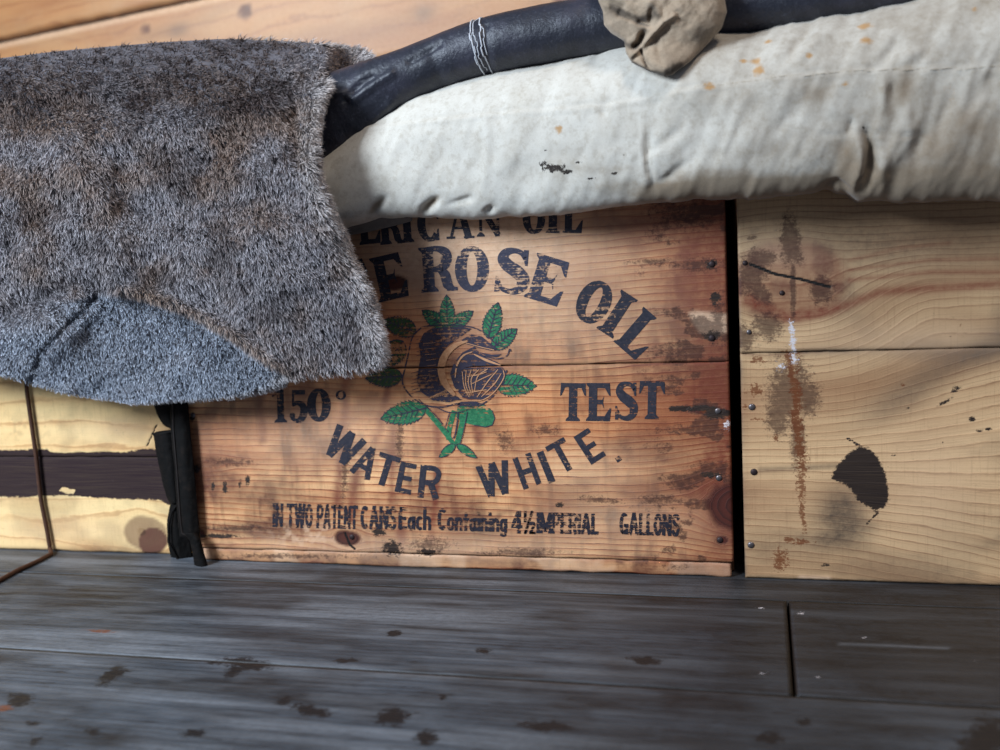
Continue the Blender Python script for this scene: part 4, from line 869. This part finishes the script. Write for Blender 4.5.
sheet('main_strip', [(330, 171, 186), (400, 172, 187), (430, 172, 190), (470, 176, 194), (520, 179, 198), (537, 181, 199)], strap_m, strap, lambda s, t: -.0065-.004*np.sin(np.pi*s), n=24)
sheet('flap', [(330, 150, 172), (398, 153, 174), (412, 157, 174), (424, 164, 174), (428, 171, 174)], strap_m, strap, lambda s, t: .0045-.003*np.sin(np.pi*s), th=.0025, seed=3)
sheet('flap', [(431, 170, 176), (433, 154, 176), (450, 157, 176), (475, 162, 179), (495, 167, 180), (503, 171, 180)], strap_m, strap, lambda s, t: .0035-.005*np.sin(np.pi*s), th=.0025, seed=5)
sheet('curled_end', [(495, 176, 182), (505, 171, 184), (520, 168, 186), (540, 168, 190), (556, 172, 192), (567, 177, 190)], strap_m, strap, lambda s, t: .004+.010*np.abs(s-.4)+0*t, th=.0025, seed=8)
sheet('curled_end', [(533, 186, 196), (540, 191, 200), (552, 194, 203), (565, 196, 207), (568, 198, 207)], strap_m, strap, lambda s, t: -.013-.003*np.sin(np.pi*s)+0*t, th=.003, seed=9)
wire('strap_edge', [onY(x, y, -.0105) for x, y in [(172.5, 330), (173, 400), (173.5, 430), (177, 470), (180, 515), (182, 533), (190, 537), (195, 546), (196, 560)]], .0009, edge_m, strap)
wire('strap_edge', [onY(x, y, .002) for x, y in [(180, 500), (172, 512), (169, 525), (169, 542), (174, 552), (179, 562), (190, 563), (197, 560)]], .0011, strap_m, strap)

# soft shadow line on crate and floor, modelled as a thin brown wire
n = NT('brown_shadow'); a = n.noise(n.pos(), 300, 3); shadow_line_m = n.fin(n.mix(a, lin(92, 58, 40), lin(58, 38, 30)), .7, .3)
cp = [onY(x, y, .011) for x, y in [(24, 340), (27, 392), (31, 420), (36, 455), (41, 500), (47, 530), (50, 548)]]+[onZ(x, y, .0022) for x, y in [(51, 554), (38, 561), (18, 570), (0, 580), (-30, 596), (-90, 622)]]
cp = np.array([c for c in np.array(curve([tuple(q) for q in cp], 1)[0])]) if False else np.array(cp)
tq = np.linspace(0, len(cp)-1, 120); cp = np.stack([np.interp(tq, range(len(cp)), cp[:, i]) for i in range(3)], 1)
shadow_line = wire('shadow_line', cp, .0022, shadow_line_m, None, 10)
tag(shadow_line, 'thin brown strand standing in for a shadow down the pale crate and along the floor', 'shadow_line')

# ------------------------------------------------------------ fur pelt
RX = [(40, 240), (43, 300), (47, 345), (52, 362), (60, 372), (67, 374), (73, 352), (79, 336), (88, 326), (98, 320), (112, 317), (135, 314), (160, 314), (180, 318), (200, 325), (235, 340), (258, 350), (280, 362), (300, 370), (320, 377), (340, 381), (354, 383), (361, 380), (366, 370), (370, 335), (373, 300), (376, 286), (384, 283), (390, 266), (395, 240), (399, 190), (401, 140)]
LX = [(40, 215), (43, 160), (48, 100), (52, 55), (60, -10), (70, -120), (355, -120), (368, -60), (374, 0), (380, 20), (388, 48), (394, 70), (399, 105), (401, 130)]
RX = np.array(RX, float); LX = np.array(LX, float)
ty = np.concatenate([np.arange(40, 401, 1.6), [401]]); NU = 300
xr = np.interp(ty, RX[:, 0], RX[:, 1]); xl = np.interp(ty, LX[:, 0], LX[:, 1])
xr = xr+2.0*(fbm(ty/9, ty*0+4)-.5)
s = np.linspace(0, 1, NU); GX = xl[:, None]+(xr-xl)[:, None]*s; GY = ty[:, None]+0*GX
arc = [(60, 300), (95, 290), (122, 292), (145, 297), (175, 307), (200, 318), (228, 334), (250, 350), (270, 364), (288, 374)]
arcy = np.interp(GX, [p_[0] for p_ in arc], [p_[1] for p_ in arc])
def peltY(x, y):
    base = np.interp(y, [40, 58, 72, 92, 130, 180, 230, 300, 402], [.060, .000, -.035, -.060, -.072, -.080, -.080, -.070, -.052])
    base = base+.075*sm(322, 340, x)*sm(88, 76, y)
    base = base+.012*(fbm(x/90+3, y/70+1, 3)-.5)*2*sm(50, 110, y)+.006*(fbm(x/32+3, y/28+6, 3)-.5)*2
    arcy_ = np.interp(x, [p_[0] for p_ in arc], [p_[1] for p_ in arc])
    below = sm(-2, 7, y-arcy_)*sm(60, 100, x)*sm(300, 270, x)
    base = base+.013*below*np.exp(-np.clip(y-arcy_, 0, 200)/60)+.004*below
    base = base-.006*np.exp(-((y-arcy_+4)/6)**2)*sm(90, 130, x)*sm(300, 270, x)
    for pts, wd, d_ in [([(98, 290), (85, 308), (66, 325), (40, 352), (28, 386)], 3.5, .008), ([(95, 300), (75, 325), (50, 350)], 9, -.004), ([(0, 318), (30, 300), (70, 285), (100, 280)], 12, .012), ([(30, 200), (60, 235), (95, 270)], 16, .006),
                        ([(0, 330), (40, 325), (60, 330)], 14, -.006), ([(215, 58), (260, 50), (290, 48)], 7, .010), ([(330, 95), (320, 120), (312, 165)], 11, -.010), ([(300, 80), (294, 120), (298, 165)], 10, .008), ([(300, 60), (310, 80), (330, 78)], 8, .010), ([(345, 65), (365, 62)], 6, -.006),
                        ([(60, 110), (120, 100), (230, 70)], 14, .006), ([(80, 140), (160, 120), (260, 105)], 16, -.007), ([(60, 150), (100, 200), (110, 260)], 16, -.007), ([(120, 170), (150, 230), (160, 280)], 18, .006), ([(0, 85), (80, 80), (150, 68)], 12, -.004), ([(330, 220), (345, 260), (372, 330)], 12, .003)]:
        base = base+d_*np.exp(-(seg_dist(x, y, pts)[0]/wd)**2)
    return base
edge = np.minimum((xr[:, None]-GX), 40)
YY = peltY(GX, GY)+.010*np.exp(-np.clip(edge, 0, 50)/3.5)      # the cut edge turns back slightly
PP = onY(GX, GY, YY)
# hidden continuation behind the top edge, resting on the bedding
top0 = PP[0]; back = [top0+np.array([0, q*.27, -.02*q-.02*q*q]) for q in (1., .75, .5, .25)]
PG = np.concatenate([np.array(back), PP]); nrp = PG.shape[0]
n = NT('pelt_skin'); a = n.noise(n.pos(), 60, 4); skin_m = n.fin(n.mix(a, lin(84, 80, 84), lin(120, 118, 124)), .9, .1)
pelt = thing('fur_pelt', 'shaggy grey-brown fur pelt draped over the left end of the mattress', 'fur')
PG[4:] += np.array([0, .004, 0])
hide = mesh('hide', PG.reshape(-1, 3), gridfaces(nrp, NU), skin_m, pelt, True)
sd = hide.modifiers.new('thick', 'SOLIDIFY'); sd.thickness = .003; sd.offset = 0 
# fur strands
NS = 210000
gi = rng.random(NS)*(len(ty)-1.001); area_w = (xr-xl)
gi = gi[rng.random(NS) < (np.interp(gi, range(len(ty)), area_w)/area_w.max())]
gj = rng.random(len(gi))
# skip most of what lies left of the picture
xx = np.interp(gi, range(len(ty)), xl)+(np.interp(gi, range(len(ty)), xr)-np.interp(gi, range(len(ty)), xl))*gj
keep = (xx > -12) | (rng.random(len(gi)) < .3); gi, gj, xx = gi[keep], gj[keep], xx[keep]
# extra strands along the right and lower outline
ne = 9000; gi2 = rng.random(ne)*(len(ty)-1.001); gj2 = 1-rng.random(ne)**2*.012; gi = np.append(gi, gi2); gj = np.append(gj, gj2)
ne = 5000; gi2 = (len(ty)-1.001)-rng.random(ne)**1.5*22; gj2 = rng.random(ne); gi = np.append(gi, gi2); gj = np.append(gj, gj2)
fj = gj*(NU-1.001); i0_ = gi.astype(int); j0_ = fj.astype(int); fi = (gi-i0_)[:, None]; fj_ = (fj-j0_)[:, None]
root = (PP[i0_, j0_]*(1-fi)+PP[i0_+1, j0_]*fi)*(1-fj_)+(PP[i0_, j0_+1]*(1-fi)+PP[i0_+1, j0_+1]*fi)*fj_
du = np.gradient(PP, axis=1); dv = np.gradient(PP, axis=0); NN = np.cross(du, dv); NN /= np.linalg.norm(NN, axis=-1, keepdims=True)+1e-9
if NN[100, 100, 1] > 0: NN = -NN
nr_ = NN[i0_, j0_]; rx, ry = proj(root); NSn = len(root)
arc_r = np.interp(rx, [p_[0] for p_ in arc], [p_[1] for p_ in arc])
low = sm(-1, 6, ry-arc_r)*sm(20, 80, rx)*sm(310, 286, rx)
low = np.maximum(low, sm(-10, 15, ry-arc_r)*sm(120, 60, rx)*sm(300, 345, ry))
ridge = np.exp(-((ry-arc_r+3)/5)**2)*sm(100, 140, rx)*sm(300, 280, rx)
edger = sm(26, 4, np.interp(ry, RX[:, 0], RX[:, 1])-rx)
L = (.0048+.0026*rng.random(NSn))*(1-.42*low)*(1+.35*edger)
flow = np.stack([.45+.5*(fbm(rx/60, ry/60)-.5)*2+.6*edger, 0*rx, -.9+.5*(fbm(rx/50+9, ry/50)-.5)*2], -1)
flow /= np.linalg.norm(flow, axis=1, keepdims=True)
cl = np.stack([fbm(rx/3.5+5, ry/3.5)-.5, 0*rx, fbm(rx/3.5+50, ry/3.5+9)-.5], -1)*3.2
dirn = nr_*(.55+.25*rng.random((NSn, 1)))+flow*(.75)+cl*.6+rng.normal(0, .22, (NSn, 3)); dirn /= np.linalg.norm(dirn, axis=1, keepdims=True)
midp = root+dirn*(L*.55)[:, None]; d2 = dirn+flow*.45+rng.normal(0, .12, (NSn, 3)); d2 /= np.linalg.norm(d2, axis=1, keepdims=True)
tip = midp+d2*(L*.5)[:, None]
view = CAM-root; sd_ = np.cross(dirn, rng.normal(0, 1, (NSn, 3))); sd_ /= np.linalg.norm(sd_, axis=1, keepdims=True)
wdt = (.00026+.00016*rng.random((NSn, 1)))
Vh = np.stack([root-sd_*wdt, root+sd_*wdt, midp+sd_*wdt*.8, midp-sd_*wdt*.8, tip], 1).reshape(-1, 3)
base_i = np.arange(NSn)[:, None]*5
q4 = base_i+np.array([[0, 1, 2, 3]]); q3 = base_i+np.array([[3, 2, 4]])
cnt = np.tile([4, 3], NSn); allf = np.concatenate([q4, q3], 1).ravel(); stt = np.concatenate([[0], np.cumsum(cnt)[:-1]])
me = bpy.data.meshes.new('fur'); me.vertices.add(len(Vh)); me.vertices.foreach_set('co', Vh.astype(np.float32).ravel())
me.loops.add(len(allf)); me.loops.foreach_set('vertex_index', allf.astype(np.int32)); me.polygons.add(len(cnt)); me.polygons.foreach_set('loop_start', stt.astype(np.int32)); me.update(calc_edges=True)
def mixc(a, b, f): return np.array(a)*(1-f[:, None])+np.array(b)*f[:, None]
pat = fbm(rx/38, ry/30, 4); brown = lin(142, 124, 114); grey = lin(152, 147, 150); dk = lin(74, 62, 60); lowc = lin(160, 168, 180)
colr = mixc(brown, grey, sm(.25, .7, pat+.22*sm(100, 300, ry)-.05))
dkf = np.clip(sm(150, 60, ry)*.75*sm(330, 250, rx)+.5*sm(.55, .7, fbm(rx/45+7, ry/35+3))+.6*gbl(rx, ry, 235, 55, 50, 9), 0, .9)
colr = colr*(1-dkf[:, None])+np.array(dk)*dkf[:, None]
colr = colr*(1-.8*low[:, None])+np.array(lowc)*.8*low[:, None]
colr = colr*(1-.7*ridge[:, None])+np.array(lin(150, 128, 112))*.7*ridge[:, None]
er = edger*.6; colr = colr*(1-er[:, None])+np.array(lin(190, 182, 178))*er[:, None]
colr = colr*(.7+.7*rng.random((NSn, 1)))
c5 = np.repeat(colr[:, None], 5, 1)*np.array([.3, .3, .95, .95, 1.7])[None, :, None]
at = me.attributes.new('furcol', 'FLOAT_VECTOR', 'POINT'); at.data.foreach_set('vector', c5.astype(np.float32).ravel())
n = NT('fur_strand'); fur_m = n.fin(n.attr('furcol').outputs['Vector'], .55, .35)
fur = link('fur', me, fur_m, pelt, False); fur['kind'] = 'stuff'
